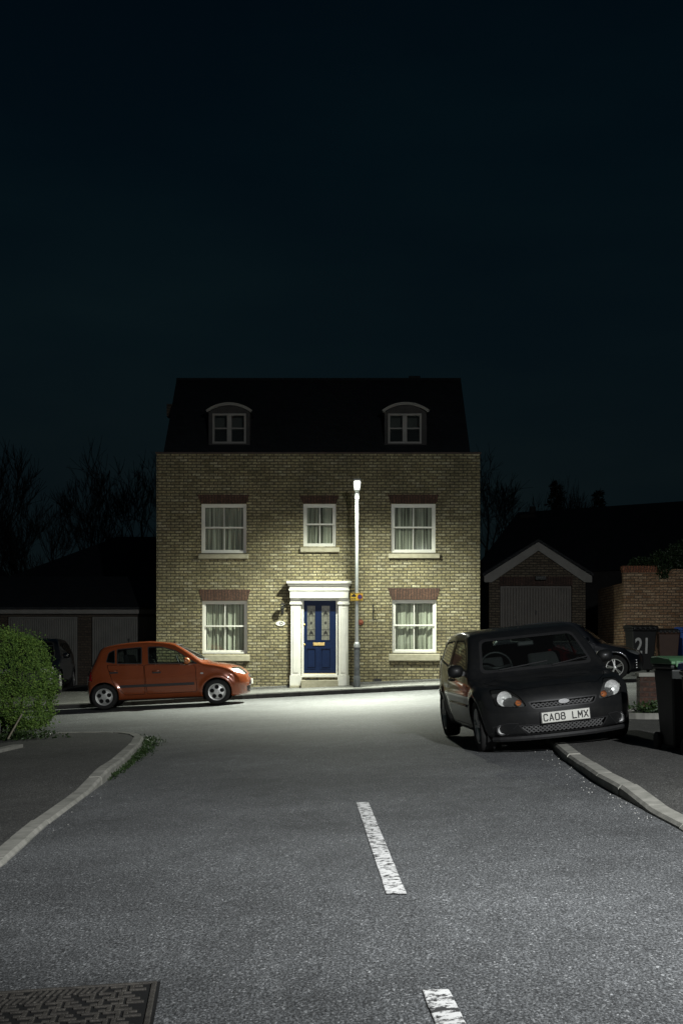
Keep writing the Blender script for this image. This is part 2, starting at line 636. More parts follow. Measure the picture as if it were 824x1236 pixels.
# far footway --------------------------------------------------------
EF = [(-30, 29.6), (-8, 30.9), (-5, 31.25), (-2, 32.1), (0, 32.45), (3.0, 32.75), (3.35, 32.9), (3.5, 33.3), (3.55, 34.5)]
kerb_line('kerb', EF, +1, lambda p: .115 * (1 - .5 * sstep(p.y, 33, 34.3)), m=M['kerb_shaded'])
mb = MB()
cols = []
for x in lin(-30, -9, 8) + lin(-8, 3.0, 45) + [3.2, 3.33]:
    y0 = interp(EF, x) + .125
    ys = [y0 + (46 - y0) * k for k in (0, .02, .05, .1, .16, .22, .3, .36, .42, .5, .56, .62, .7, .85, 1)]
    cols.append(len(mb.v))
    mb.v += [(x, y, gz(x, y) + .11) for y in ys]
for a, b in zip(cols, cols[1:]):
    for k in range(14):
        mb.f.append((a + k, b + k, b + k + 1, a + k + 1))
        mb.m.append(0)
tag(mb.build('pavement', M['pave_far'], smooth=True, recalc=False), kind='structure')

# centre-line dashes: worn paint -------------------------------------
def worn_paint(name, thr):
    t = NT(name)
    co = t.coord()
    a = t.noise(co, 14, 6, .75)
    st = t.coord('Object', (28, 30, 1))
    b = t.noise(st, 1.0, 4, .7)
    s = t.n('ShaderNodeMath', operation='MULTIPLY_ADD')
    t.l(b, s.inputs[0])
    s.inputs[1].default_value = .75
    t.l(a, s.inputs[2])
    c = t.ramp(s.outputs[0], [(thr - .06, (.06, .06, .06)), (thr + .05, (.85, .85, .83))])
    t.set(Base_Color=c, Roughness=.75)
    t.bump(s.outputs[0], .3, .004)
    return t.m


def dash(label, a0, a1, b0, b1, m):
    """a = near end left/right, b = far end left/right, as ground points"""
    mb = MB()
    N = 26
    r = random.Random(8)
    for i in range(N + 1):
        k = i / N
        l = Vector(a0).lerp(Vector(b0), k)
        q = Vector(a1).lerp(Vector(b1), k)
        j1, j2 = r.uniform(-.0015, .0015), r.uniform(-.0015, .0015)
        mb.v += [(l.x + j1, l.y, gz(l.x, l.y) + .004), (q.x + j2, q.y, gz(q.x, q.y) + .004), (l.x + j1 + .003, l.y, gz(l.x, l.y) + .0062), (q.x + j2 - .003, q.y, gz(q.x, q.y) + .0062)]
        if i:
            n = 4 * i
            for w in ((2, 3), (0, 2), (3, 1)):
                mb.f.append((n - 4 + w[0], n - 4 + w[1], n + w[1], n + w[0]))
                mb.m.append(0)
    o = mb.build('lane_marking', m, recalc=False)
    return tag(o, label, 'road marking')


def ground_at(px, py, up=0.):
    Y = 10.
    for _ in range(30):
        x = (px - CX) / F * Y
        Y = (CH - gz(x, Y) - up) * F / (py - HY)
    return ((px - CX) / F * Y, Y)


dash('long white centre line dash with a worn left edge in the middle of the road', ground_at(466, 1080), ground_at(490.5, 1080), ground_at(429.5, 969), ground_at(444.5, 969), worn_paint('worn_road_paint', .84))
dash('scuffed white centre line dash nearest the camera', ground_at(620, 1480), ground_at(684, 1480), ground_at(509, 1196), ground_at(541.5, 1196), worn_paint('scuffed_road_paint', .87))

# ------------------------------------------------------------------ cast-iron cover
def manhole():
    c = ground_at(190, 1187)
    d = ground_at(0, 1197)
    u = (Vector(d) - Vector(c)).normalized()          # to the left along the far edge
    w = Vector((u.y, -u.x))
    if w.y > 0:
        w = -w
    W, D = 1.32, .9
    z0 = gz(*c)
    root = thing('manhole_cover', 'dark cast iron service cover with raised block pattern set in the road', 'manhole cover', (c[0], c[1], z0))
    ang = math.atan2(-u.y, -u.x)
    root.rotation_euler = (0, -math.atan(.045), ang + .06)
    # local axes: x to the right, y away; the cover runs from x=-W..0, y=-D..0
    q = .02
    fr = MB()
    fr.box(-W, 0, -q, 0, -.05, .011)
    fr.box(-W, 0, -D, -D + q, -.05, .011)
    fr.box(-q, 0, -D + q + .0001, -q - .0001, -.05, .011)
    fr.box(-W, -W + q, -D + q + .0001, -q - .0001, -.05, .011)
    fr.build('frame', M['cast'], root, bevel=.003)
    pl = MB()
    pl.box(-W + q + .008, -q - .008, -D + q + .008, -q - .008, -.04, -.004)
    plate = pl.build('cover_plate', M['cast_dark'], root)
    tr = MB()
    z1 = .011
    px_, py_ = .072, .088
    ny = int((D - .05) / py_)
    nx = int((W - .05) / px_)
    # rows of hooked key-shaped blocks with a diagonal band of slanting bars
    for j in range(ny):
        for i in range(nx):
            x = -.03 - (i + .5 * (j % 2)) * px_
            y = -.03 - j * py_
            if x - px_ < -W + .03:
                continue
            diag = abs((x + .44) + (y + .10) * -2.0) < .13

            def bx(u0, u1, v0, v1, dz=0.):
                tr.box(x - px_ * u1, x - px_ * u0, y - py_ * v1, y - py_ * v0, -.004, z1 - dz)
            if diag:
                for k in range(3):
                    xx = x - k * px_ / 3
                    tr.hexa([(xx - .03, y - py_ * .93, -.004), (xx - .017, y - py_ * .93, -.004), (xx, y - py_ * .05, -.004), (xx - .013, y - py_ * .05, -.004),
                             (xx - .029, y - py_ * .92, z1), (xx - .018, y - py_ * .92, z1), (xx - .002, y - py_ * .07, z1), (xx - .012, y - py_ * .07, z1)])
            elif (i * 7 + j * 3) % 3:
                bx(.06, .92, .05, .27)
                bx(.06, .30, .2701, .95, .0006)
                bx(.3001, .68, .68, .92, .0012)
            else:
                bx(.06, .92, .68, .92)
                bx(.68, .92, .08, .6799, .0006)
                bx(.28, .6799, .08, .30, .0012)
    tr.build('tread', M['cast'], plate, bevel=.003)
    # a narrow dark joint round the frame
    jt = MB()
    jt.box(-W - .012, .012, -D - .012, .012, -.06, .0045)
    jt.build('bedding', M['gap'], root)
    return root


M['cast_dark'] = pmat('dark_cast_iron', (.012, .011, .01), (.006, .006, .006), 25, .8, bump=.4, bscale=150)  # darker between the raised blocks, to set off the tread
manhole()

# ------------------------------------------------------------------ weeds in the gutter
def leaf(mb, c, d, up, size, asp=.55):
    d = d.normalized()
    s = d.cross(up)
    if s.length < 1e-4:
        s = d.cross(Vector((1, 0, 0)))
    s.normalize()
    n = d.cross(s) * size * .12
    a, b = c, c + d * size
    m_ = c + d * size * .5
    h = s * size * asp * .5
    mb.face([a, m_ + h + n, b, m_ - h + n])


def rvec(r):
    while True:
        v = Vector((r.uniform(-1, 1), r.uniform(-1, 1), r.uniform(-1, 1)))
        if .05 < v.length < 1:
            return v.normalized()


mb = MB()
r = random.Random(11)
for k in range(900):
    y = 13.6 + 6.1 * r.random() ** .8
    if r.random() > .35 + .6 * sstep(y, 15, 18.5):
        continue
    e = interp(EL, y)
    w = .03 + .10 * sstep(y, 14, 17.5) + .07 * sstep(y, 17.5, 18.8)
    x = e + .012 + abs(r.gauss(0, .5)) * w
    hh = r.uniform(.012, .05) * (1 + .5 * sstep(y, 15, 18))
    base = Vector((x, y, gz(x, y)))
    for q in range(r.randint(3, 6)):
        d = Vector((r.uniform(-1, 1), r.uniform(-1, 1), r.uniform(.15, 1)))
        leaf(mb, base + Vector((r.uniform(-.03, .03), r.uniform(-.03, .03), r.uniform(0, hh))), d, Vector((0, 0, 1)), r.uniform(.02, .045))
tag(mb.build('weeds', M['weed'], recalc=False), kind='stuff')

# gutter grit: small pale stones
mb = MB()
for k in range(90):
    right = r.random() < .75
    y = r.uniform(8.6, 16) if right else r.uniform(9, 18)
    e = interp(ER if right else EL, y)
    off = abs(r.gauss(0, .11)) + .02
    x = e - off if right else e + off
    s = r.uniform(.003, .007)
    z = gz(x, y)
    a = r.uniform(0, 3)
    c, q = math.cos(a) * s, math.sin(a) * s
    mb.hexa([(x - c, y - q, z), (x + q, y - c, z), (x + c, y + q, z), (x - q, y + c, z),
             (x - c * .6, y - q * .6, z + s), (x + q * .6, y - c * .6, z + s * .8), (x + c * .5, y + q * .5, z + s * .9), (x - q * .6, y + c * .6, z + s)])
tag(mb.build('grit', pmat('pale_grit', (.55, .54, .5), (.3, .3, .28), 40, .8), recalc=False), kind='stuff')
# ================================================================== THE HOUSE
YF = 35.4
S = YF / F


def hx(px):
    return (px - CX) * S


def hz(py):
    return CH - (py - HY) * S


def wall_open(mb, x0, x1, z0, z1, y, holes, depth):
    """front wall face with rectangular openings and their reveals"""
    xs = sorted({x0, x1, *[h[0] for h in holes], *[h[1] for h in holes]})
    zs = sorted({z0, z1, *[h[2] for h in holes], *[h[3] for h in holes]})
    for a, b in zip(xs, xs[1:]):
        for c, d in zip(zs, zs[1:]):
            mx, mz = (a + b) / 2, (c + d) / 2
            if any(h[0] < mx < h[1] and h[2] < mz < h[3] for h in holes):
                continue
            mb.face([(a, y, c), (b, y, c), (b, y, d), (a, y, d)])
    for a, b, c, d in holes:
        e = y + depth
        mb.face([(a, y, c), (a, e, c), (a, e, d), (a, y, d)])
        mb.face([(b, y, c), (b, y, d), (b, e, d), (b, e, c)])
        mb.face([(a, y, d), (a, e, d), (b, e, d), (b, y, d)])
        mb.face([(a, y, c), (b, y, c), (b, e, c), (a, e, c)])


HX0, HX1, HZ1 = hx(189), hx(579), hz(548)
HB = 41.6
house = thing('brick_house', 'two storey yellow brick house with dormers and a blue front door behind the street lamp', 'house', (0, 0, 0))

WINS = [  # x0,x1,ztop,zbot (px), lintel, sill
    (243, 297.5, 608, 667.5, (238, 301, 597), (240, 300, 675)),
    (366, 405.5, 608, 659.5, (361, 409, 598), (362.5, 409.5, 667)),
    (472, 525.5, 608, 667, (467.5, 529.5, 597), (468.5, 530, 674.5)),
    (244, 298.5, 725, 789, (240, 302.5, 711.5), (240.5, 301.5, 798.5)),
    (473, 526.5, 724, 788, (467.5, 531, 710), (469, 530.5, 798)),
]
holes = [(hx(a), hx(b), hz(d), hz(c)) for a, b, c, d, _, _ in WINS]
DX0, DX1, DZ0, DZ1 = hx(363.8), hx(408), hz(816), hz(722)
holes.append((DX0, DX1, DZ0, DZ1))
wl = MB()
wall_open(wl, HX0, HX1, -.6, HZ1, YF, holes, .24)
for x, sgn in ((HX0, 1), (HX1, -1)):
    pts = [(x, YF, -.6), (x, HB, -.6), (x, HB, HZ1), (x, YF, HZ1)]
    wl.face(pts if sgn < 0 else pts[::-1])
wl.face([(HX0, HB, -.6), (HX0, HB, HZ1), (HX1, HB, HZ1), (HX1, HB, -.6)])
# gables
RX0, RX1 = -4.70, 3.40
RY0, RYR, RZ0, RZR = 35.56, 38.55, HZ1 - .06, 8.93
for x in (RX0 + .06, RX1 - .06):
    wl.face([(x, RY0, RZ0), (x, HB, RZ0), (x, RYR, RZR - .12)])
wall = wl.build('wall', M['brick'], house, recalc=False)
# dark inside: floors and partitions
ii = MB()
ii.box(HX0 + .3, HX1 - .3, YF + 1.9, YF + 2.0, -.3, HZ1)
ii.box(HX0 + .3, HX1 - .3, YF + .3, YF + 1.9, 3.02, 3.2)
ii.box(HX0 + .3, HX1 - .3, YF + .3, YF + 1.9, -.3, -.2)
ii.box(HX0 + .3, HX1 - .3, YF + .3, YF + 1.9, HZ1 - .3, HZ1 - .2)
ii.build('interior', M['dark_room'], house)
# parapet edge
cp = MB()
cp.box(HX0 - .03, HX1 + .03, YF - .03, YF + .26, HZ1, HZ1 + .05)
cp.box(HX0 - .03, HX0 + .22, YF + .261, HB, HZ1, HZ1 + .05)
cp.box(HX1 - .22, HX1 + .03, YF + .261, HB, HZ1, HZ1 + .05)
cp.build('parapet_cap', pmat('dark_cap_tile', (.07, .05, .042), (.04, .03, .027), 6, .8), house, bevel=.008)

# roof
rf = MB()
T = .1
nv = Vector((0, -(RZR - RZ0), RYR - RY0)).normalized()
for ya, za, yb, zb in ((RY0, RZ0, RYR, RZR), (HB + .06, RZ0, RYR, RZR)):
    rf.hexa([(RX0, ya, za - T), (RX1, ya, za - T), (RX1, yb, zb - T), (RX0, yb, zb - T), (RX0, ya, za), (RX1, ya, za), (RX1, yb, zb), (RX0, yb, zb)])
roof = rf.build('roof', M['slate'], house)
rd = MB()
n = 24
for i in range(n):
    a = RX0 + (RX1 - RX0) * i / n
    b = RX0 + (RX1 - RX0) * (i + 1) / n
    rd.prism([(RYR - .11, RZR - .06), (RYR - .06, RZR + .035), (RYR + .06, RZR + .035), (RYR + .11, RZR - .06)], 'x', a + .004, b - .004)
rd.build('ridge', M['slate'], roof)
vt = MB()
vx = (500 - CX) * RYR / F
vt.box(vx - .16, vx + .16, RYR - .09, RYR + .09, RZR + .02, RZR + .09)
vt.build('ridge_vent', M['slate'], roof, bevel=.01)
gv = MB()
gx = (203 - CX) * 37.9 / F
gv.box(RX0 - .16, RX0 + .05, 37.6, 37.95, 7.72, 8.06)
gv.build('gable_vent', M['dark_brick'], roof)


def bars(mb, x0, x1, z0, z1, w, y0, y1):
    mb.box(x0, x0 + w, y0, y1, z0, z1)
    mb.box(x1 - w, x1, y0, y1, z0, z1)
    mb.box(x0 + w, x1 - w, y0, y1, z0, z0 + w)
    mb.box(x0 + w, x1 - w, y0, y1, z1 - w, z1)


def curtain_mesh(x0, x1, z0, z1, y, seed, gap, drape=0.0):
    """two net curtains hanging in folds with a gap between and a drawn-back edge"""
    r = random.Random(seed)
    mb = MB()
    xm = (x0 + x1) / 2
    ph = [r.uniform(0, 6) for _ in range(6)]
    for a, b in ((x0, xm - gap), (xm + gap, x1)):
        N, K = 90, 8
        base = len(mb.v)
        for j in range(K + 1):
            t = j / K
            z = z1 + (z0 - z1) * t
            for i in range(N + 1):
                u = i / N
                x = a + (b - a) * u
                am = .012 + .03 * t
                w = math.sin(x * 46 + ph[0]) * .6 + math.sin(x * 71 + ph[1] + t) * .35 + math.sin(x * 23 + ph[2]) * .5
                mb.v.append((x + .006 * math.sin(z * 5 + x * 30), y + am * w, z))
        for j in range(K):
            for i in range(N):
                n = base + j * (N + 1) + i
                mb.f.append((n, n + N + 1, n + N + 2, n + 1))
                mb.m.append(0)
    return mb


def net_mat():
    t = NT('net_curtain_painted_folds')
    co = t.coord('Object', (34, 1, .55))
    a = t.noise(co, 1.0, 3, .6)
    c = t.ramp(a, [(.36, (.10, .095, .075)), (.48, (.36, .35, .29)), (.64, (.6, .58, .5))])  # vertical colour stripes paint in the light and shade of the folds
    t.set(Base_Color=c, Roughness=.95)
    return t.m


NET = net_mat()
for k, (a, b, c, d, lt, sl) in enumerate(WINS):
    x0, x1, z1, z0 = hx(a), hx(b), hz(c), hz(d)
    y = YF + .075
    fr = MB()
    bars(fr, x0, x1, z0, z1, .048, y, y + .13)
    zm = (z0 + z1) / 2 + .03
    xi0, xi1 = x0 + .05, x1 - .05
    # upper sash (in front), lower sash (set back)
    bars(fr, xi0, xi1, zm - .022, z1 - .05, .042, y + .022, y + .066)
    bars(fr, xi0, xi1, z0 + .05, zm + .02, .042, y + .07, y + .112)
    xm = (x0 + x1) / 2
    fr.box(xm - .013, xm + .013, y + .03, y + .062, zm + .021, z1 - .093)
    fr.box(xm - .013, xm + .013, y + .077, y + .108, z0 + .093, zm - .023)
    win = fr.build('window', M['upvc'], house, bevel=.004)
    tag(win, None)
    gl = MB()
    gl.box(xi0 + .03, xi1 - .03, y + .044, y + .048, zm + .01, z1 - .08)
    gl.build('pane', M['glass'], win)
    gl = MB()
    gl.box(xi0 + .03, xi1 - .03, y + .09, y + .094, z0 + .08, zm - .01)
    gl.build('pane', M['glass'], win)
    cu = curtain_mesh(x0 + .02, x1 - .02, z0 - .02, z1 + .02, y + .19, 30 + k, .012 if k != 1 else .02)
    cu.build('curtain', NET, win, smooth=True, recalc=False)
    # flared brick flat arch
    la, lb, lc = hx(lt[0]), hx(lt[1]), hz(lt[2])
    lm = MB()
    lm.prism([(x0 - .005, z1 + .002), (x1 + .005, z1 + .002), (lb, lc), (la, lc)], 'y', YF - .012, YF + .1)
    lm.build('lintel', M['lintel'], win)
    sm = MB()
    s0, s1, sb = hx(sl[0]), hx(sl[1]), hz(sl[2])
    sm.prism([(YF - .09, sb + .015), (YF - .09, z0 - .045), (YF + .075, z0 - .006), (YF + .16, z0 - .006), (YF + .16, sb), (YF + .012, sb)], 'x', s0, s1)
    sm.build('sill', M['stone'], win, bevel=.006)

# dormers ------------------------------------------------------------
YD = 36.0
SD = YD / F
for (c0, c1, w0, w1, top) in ((251, 302.5, 256.5, 297, 487), (463, 515.5, 468, 508.5, 486.5)):
    X = lambda px: (px - CX) * SD
    Z = lambda py: CH - (py - HY) * SD
    d = MB()
    zc = Z(498)
    x0, x1 = X(c0) + .02, X(c1) - .02
    xw0, xw1, zw0, zw1 = X(w0), X(w1), Z(535.5), Z(499)
    zb = Z(547)
    hole = [(xw0, xw1, zw0, zw1)]
    # segmental top
    h = Z(top) - zc - .05
    cxm, hw = (x0 + x1) / 2, (x1 - x0) / 2
    R = (hw * hw + h * h) / (2 * h)
    arc = [(cxm + R * math.sin(t), zc + h - R + R * math.cos(t)) for t in np.linspace(-math.asin(hw / R), math.asin(hw / R), 17)]
    wall_open(d, x0, x1, zb, zc, YD, hole, .2)
    d.face([(px_, YD, pz_) for px_, pz_ in reversed(arc)])
    d.face([(x0, YD, zb), (x0, YD, zc), (x0, YD + 1.6, zc), (x0, YD + 1.6, zb)])
    d.face([(x1, YD, zb), (x1, YD + 1.6, zb), (x1, YD + 1.6, zc), (x1, YD, zc)])
    dm = d.build('dormer', pmat('lead_grey_cheek', (.055, .053, .05), (.038, .037, .036), 5, .8), house, recalc=False)
    hd = MB()
    hw2, R2 = hw + .035, R + .12
    hh = h + .0
    R2 = (hw2 * hw2 + hh * hh) / (2 * hh)
    th = np.linspace(-math.asin(hw2 / R2), math.asin(hw2 / R2), 21)

    def arcpts(off):
        return [(cxm + (R2 + off) * math.sin(t), zc + hh - R2 + (R2 + off) * math.cos(t)) for t in th]
    o1, o2 = arcpts(.0), arcpts(.05)
    hd.prism(o1 + o2[::-1], 'y', YD - .06, YD + 1.7)
    hood = smooth_angle(hd.build('hood', M['slate'], dm))
    fc = MB()
    f1, f2 = arcpts(-.008), arcpts(.026)
    fc.prism(f1 + f2[::-1], 'y', YD - .1, YD - .061)
    g1, g2 = arcpts(.028), arcpts(.058)
    fc.prism(g1 + g2[::-1], 'y', YD - .125, YD - .0605)
    smooth_angle(fc.build('fascia', M['upvc_dull'], dm))
    fw = MB()
    bars(fw, xw0, xw1, zw0, zw1, .055, YD - .012, YD + .09)
    xm = (xw0 + xw1) / 2
    fw.box(xm - .062, xm + .062, YD - .004, YD + .085, zw0 + .0551, zw1 - .0551)
    zmid = (zw0 + zw1) / 2 + .01
    fw.box(xw0 + .0551, xm - .0621, YD + .01, YD + .07, zmid - .018, zmid + .018)
    fw.box(xm + .0621, xw1 - .0551, YD + .01, YD + .07, zmid - .018, zmid + .018)
    fw.build('window_frame', M['upvc_dull'], dm, bevel=.006)
    gp = MB()
    gp.box(xw0 + .03, xw1 - .03, YD + .04, YD + .045, zw0 + .03, zw1 - .03)
    gp.build('pane', M['glass'], dm)
    bk = MB()
    bk.box(x0 + .05, x1 - .05, YD + .5, YD + .55, zb, zc)
    bk.build('blind', pmat('grey_blind', (.1, .1, .095), None, 3, .9), dm)

# door case ----------------------------------------------------------
dc = MB()
yp = YF
EX0, EX1 = hx(346.5), hx(424)
# entablature: stacked mouldings
for (pa, pb, za, zb, dep) in ((350, 420.5, 722.5, 713.5, .2), (348.7, 421.8, 713.5, 711, .225), (349.5, 421, 711, 707.5, .21), (347.6, 422.9, 707.5, 705, .255), (346.2, 424.2, 705, 702, .3)):
    dc.box(hx(pa), hx(pb), yp - dep, yp + .02 - dep * .001, hz(za), hz(zb))
ent = dc.build('door_hood', M['white'], house, bevel=.012)
for (a, b) in ((351, 363.2), (408.3, 420.3)):
    pm = MB()
    pm.box(hx(a), hx(b), yp - .11, yp + .02, hz(815.2), hz(730))
    pm.box(hx(a) + .06, hx(b) - .06, yp - .125, yp - .109, hz(812), hz(733))
    pm.box(hx(a) - .03, hx(b) + .03, yp - .15, yp + .021, hz(729.9), hz(727.5))
    pm.box(hx(a) - .012, hx(b) + .012, yp - .13, yp + .0205, hz(727.4), hz(722.6))
    pm.box(hx(a) - .025, hx(b) + .025, yp - .16, yp + .022, hz(827.5), hz(815.3))
    pm.build('pilaster', M['white'], house, bevel=.008)
fr = MB()
bars(fr, DX0 + .003, DX1 - .003, hz(815.8), hz(722.3), .055, YF + .03, YF + .15)
fr.box(DX0 + .01, DX1 - .01, YF - .06, YF + .0299, hz(817.5), hz(814.8))
fr.build('door_frame', M['white'], house, bevel=.006)
dr = MB()
dx0, dx1, dz0, dz1 = DX0 + .062, DX1 - .062, hz(813.3), hz(724.9)
dw = dx1 - dx0
gx = [(hx(370.7), hx(380.3)), (hx(388), hx(397.8))]
gz0, gz1 = hz(772.5), hz(731)
pz0, pz1 = hz(806.5), hz(783)
hl = [(a, b, gz0, gz1) for a, b in gx] + [(a - .01, b + .01, pz0, pz1) for a, b in gx]
wall_open(dr, dx0, dx1, dz0, dz1, YF + .07, hl, .03)
for a, b in gx:   # raised lower panels
    dr.box(a + .015, b - .015, YF + .08, YF + .101, pz0 + .025, pz1 - .025)
    dr.face([(a - .01, YF + .1, pz0), (b + .01, YF + .1, pz0), (b + .01, YF + .1, pz1), (a - .01, YF + .1, pz1)])
dr.face([(dx0, YF + .12, dz0), (dx1, YF + .12, dz0), (dx1, YF + .12, dz1), (dx0, YF + .12, dz1)])
# beads round the openings
for a, b, c, d in hl:
    bars(dr, a - .018, b + .018, c - .018, d + .018, .018, YF + .058, YF + .0705)
door = dr.build('door', M['blue'], house, recalc=False)
for a, b in gx:
    g = MB()
    g.box(a, b, YF + .088, YF + .094, gz0, gz1)
    gp = g.build('door_glass', M['frost'], door)
    l = MB()
    w = b - a
    xm = (a + b) / 2
    ld = .006
    y0, y1 = YF + .08, YF + .0881
    l.box(a + w * .22, a + w * .22 + ld, y0, y1, gz0, gz1)
    l.box(b - w * .22 - ld, b - w * .22, y0, y1, gz0, gz1)
    for f in (.13, .3, .7, .87):
        z = gz0 + (gz1 - gz0) * f
        l.box(a, b, y0 + .001, y1 - .001, z, z + ld)
    for zc in (.215, .785):
        z = gz0 + (gz1 - gz0) * zc
        l.prism([(xm - w * .2, z - .06), (xm, z - .02), (xm + w * .2, z - .06), (xm + w * .2, z + .0), (xm, z + .07), (xm - w * .2, z + .0)], 'y', y0 - .001, y1)
    z = gz0 + (gz1 - gz0) * .5
    l.prism([(xm - .03, z), (xm, z - .045), (xm + .03, z), (xm, z + .045)], 'y', y0 - .002, y1)
    l.build('leading', M['lead'], door)
lb = MB()
lb.box(hx(377.8), hx(391.6), YF + .048, YF + .0699, hz(779.2), hz(775.6))
lb.build('letter_box', M['brass'], door, bevel=.004)
for pz in (754, 778):
    kb = MB()
    kb.lathe([(.0, -.05), (.026, -.045), (.03, -.025), (.014, -.012), (.02, 0)], (hx(367.4), YF + .07, hz(pz)), 'y', 12)
    kb.build('lock', M['brass'], door, smooth=True)
wb = MB()
wb.box(hx(366), hx(404.5), YF + .04, YF + .0695, hz(815), hz(812.6))
wb.build('weather_bar', M['brass'], door)
# steps
st = MB()
st.box(hx(364), hx(408), 34.78, YF - .061, .1, hz(820.5))
st.box(hx(350), hx(363.6), 35.1, YF - .001, .1, hz(827.6))
st.box(hx(408.4), hx(422), 35.1, YF - .001, .1, hz(827.6))
stp = st.build('doorstep', M['stone'], house, bevel=.01)
mt = MB()
zt = hz(820.5)
mt.box(hx(369), hx(385), 34.86, 35.2, zt, zt + .014)
tag(mt.build('door_mat', M['mat']), 'small black door mat lying on the stone doorstep', 'door mat')

# low dark kerb-like plinth strip along the foot of the wall
for (a, b) in ((HX0, hx(349.5)), (hx(422.5), HX1)):
    ps = MB()
    N = 16
    for i in range(N):
        x0 = a + (b - a) * i / N
        x1 = a + (b - a) * (i + 1) / N
        z0, z1 = gz(x0, 35.2) + .11, gz(x1, 35.2) + .11
        ps.hexa([(x0, YF - .06, z0 - .2), (x1, YF - .06, z1 - .2), (x1, YF - .002, z1 - .2), (x0, YF - .002, z0 - .2),
                 (x0, YF - .06, z0 + .05), (x1, YF - .06, z1 + .05), (x1, YF - .002, z1 + .06), (x0, YF - .002, z0 + .06)])
    ps.build('plinth', M['pave_far'], house)
# airbrick
ab = MB()
ab.box(hx(451), hx(459.5), YF - .012, YF - .001, hz(822.5), hz(819))
for i in range(5):
    ab.box(hx(451.8 + i * 1.6), hx(452.6 + i * 1.6), YF - .016, YF - .0121, hz(822), hz(819.5))
ab.build('airbrick', M['plastic'], house)

# wall lantern ---------------------------------------------------------
LX, LZ = hx(341), hz(732)
lt = thing('wall_lantern', 'black carriage lantern on the wall left of the blue door', 'lantern', (LX, YF, LZ))
m = MB()
m.box(-.035, .035, -.02, -.001, -.2, .02)
m.tube([(0, -.02, -.15), (0, -.1, -.19), (0, -.17, -.12), (0, -.18, -.06)], .011, 6)
m.build('bracket', M['iron'], lt)
m = MB()
m.lathe([(.0, .13), (.012, .12), (.012, .09), (.085, .045), (.09, .035), (.0, .034)], (0, -.18, 0), 'z', 6)
m.build('cap', M['iron'], lt)
m = MB()
m.lathe([(.0, -.075), (.045, -.07), (.045, -.062), (.0, -.0615)], (0, -.18, 0), 'z', 6)
for k in range(6):
    an = 2 * PI * k / 6
    m.tube([(.045 * math.cos(an), -.18 + .045 * math.sin(an), -.064), (.078 * math.cos(an), -.18 + .078 * math.sin(an), .036)], .006, 4)
cg = m.build('cage', M['iron'], lt)
m = MB()
m.lathe([(.041, -.06), (.072, .033)], (0, -.18, 0), 'z', 6)
m.build('glazing', M['lens'], lt)

pq = thing('house_plaque', 'white oval house plaque with a dark ring on the wall under the lantern', 'plaque', (hx(338.5), YF, hz(752.6)))
m = MB()
pts = [(.115 * math.cos(t) * (1 + .1 * math.cos(2 * t)), .068 * math.sin(t)) for t in np.linspace(0, 2 * PI, 33)[:-1]]
m.prism(pts, 'y', -.022, -.001)
m.build('plate', M['white'], pq, bevel=.004)
m = MB()
m.lathe([(.024, -.024), (.042, -.027), (.045, -.0225)], (.02, 0, .004), 'y', 18)
m.build('emblem', M['ink'], pq)

rp = thing('wall_disc', 'round terracotta wall plaque right of the lamp column', 'wall plaque', (hx(435), YF, hz(751.2)))
m = MB()
m.lathe([(0, -.05), (.03, -.05), (.04, -.028), (.06, -.03), (.074, -.02), (.074, -.001)], (0, 0, 0), 'y', 24)
m.build('disc', M['terracotta'], rp, smooth=True)
m = MB()
for k in range(8):
    an = 2 * PI * k / 8
    m.prism([(.052 * math.cos(an + .2), .052 * math.sin(an + .2)), (.066 * math.cos(an), .066 * math.sin(an)), (.052 * math.cos(an - .2), .052 * math.sin(an - .2))], 'y', -.036, -.027)
m.build('rim_pattern', M['terracotta'], rp)

hb = thing('hanging_bracket', 'thin black iron hanging basket bracket on the brick wall between lamp column and window', 'bracket', (hx(450.3), YF, hz(730)))
m = MB()
m.box(-.014, .014, -.012, -.001, -.42, .02)
m.tube([(0, -.012, .0), (0, -.3, .02), (0, -.34, -.0), (0, -.33, -.03)], .008, 6)
m.tube([(0, -.012, -.36), (0, -.12, -.22), (0, -.27, .015)], .007, 6)
m.build('iron_arm', M['iron'], hb)

# ================================================================== STREET LAMP
PX, PY = (430.5 - CX) / F * 33.7, 33.7
PZ = gz(PX, PY) + .11
lamp = thing('street_lamp', 'slim grey street lamp column with a lit white head in front of the brick house', 'street lamp', (PX, PY, PZ))
zt = CH - (578 - HY) / F * 33.1 - PZ - .17
m = MB()
m.lathe([(.072, 0), (.072, .95), (.066, 1.02)], (0, 0, 0), 'z', 20)
m.lathe([(.085, 0), (.085, .28), (.075, .30)], (0, 0, -.02), 'z', 20)
base = m.build('base', M['galv_base'], lamp, smooth=True)
m = MB()
m.box(-.045, .045, -.0765, -.06, .45, .9)
m.build('access_door', M['galv_base'], base, bevel=.008)
m = MB()
m.lathe([(.078, .985), (.078, 1.05), (.05, 1.12), (.046, 1.12)], (0, 0, 0), 'z', 20)
m.build('collar', M['galv'], lamp, smooth=True)
m = MB()
m.lathe([(.047, 1.1), (.038, zt - .28), (.036, zt - .06)], (0, 0, 0), 'z', 18)
m.build('column', M['galv'], lamp, smooth=True)
hd = MB()      # lantern head, reaching out over the road, tilted up a little
tl = math.radians(17)


def tilt(p):
    x, y, z = p
    return (x, y * math.cos(tl) - 0 * z, zt - .1 + z - y * math.sin(tl))


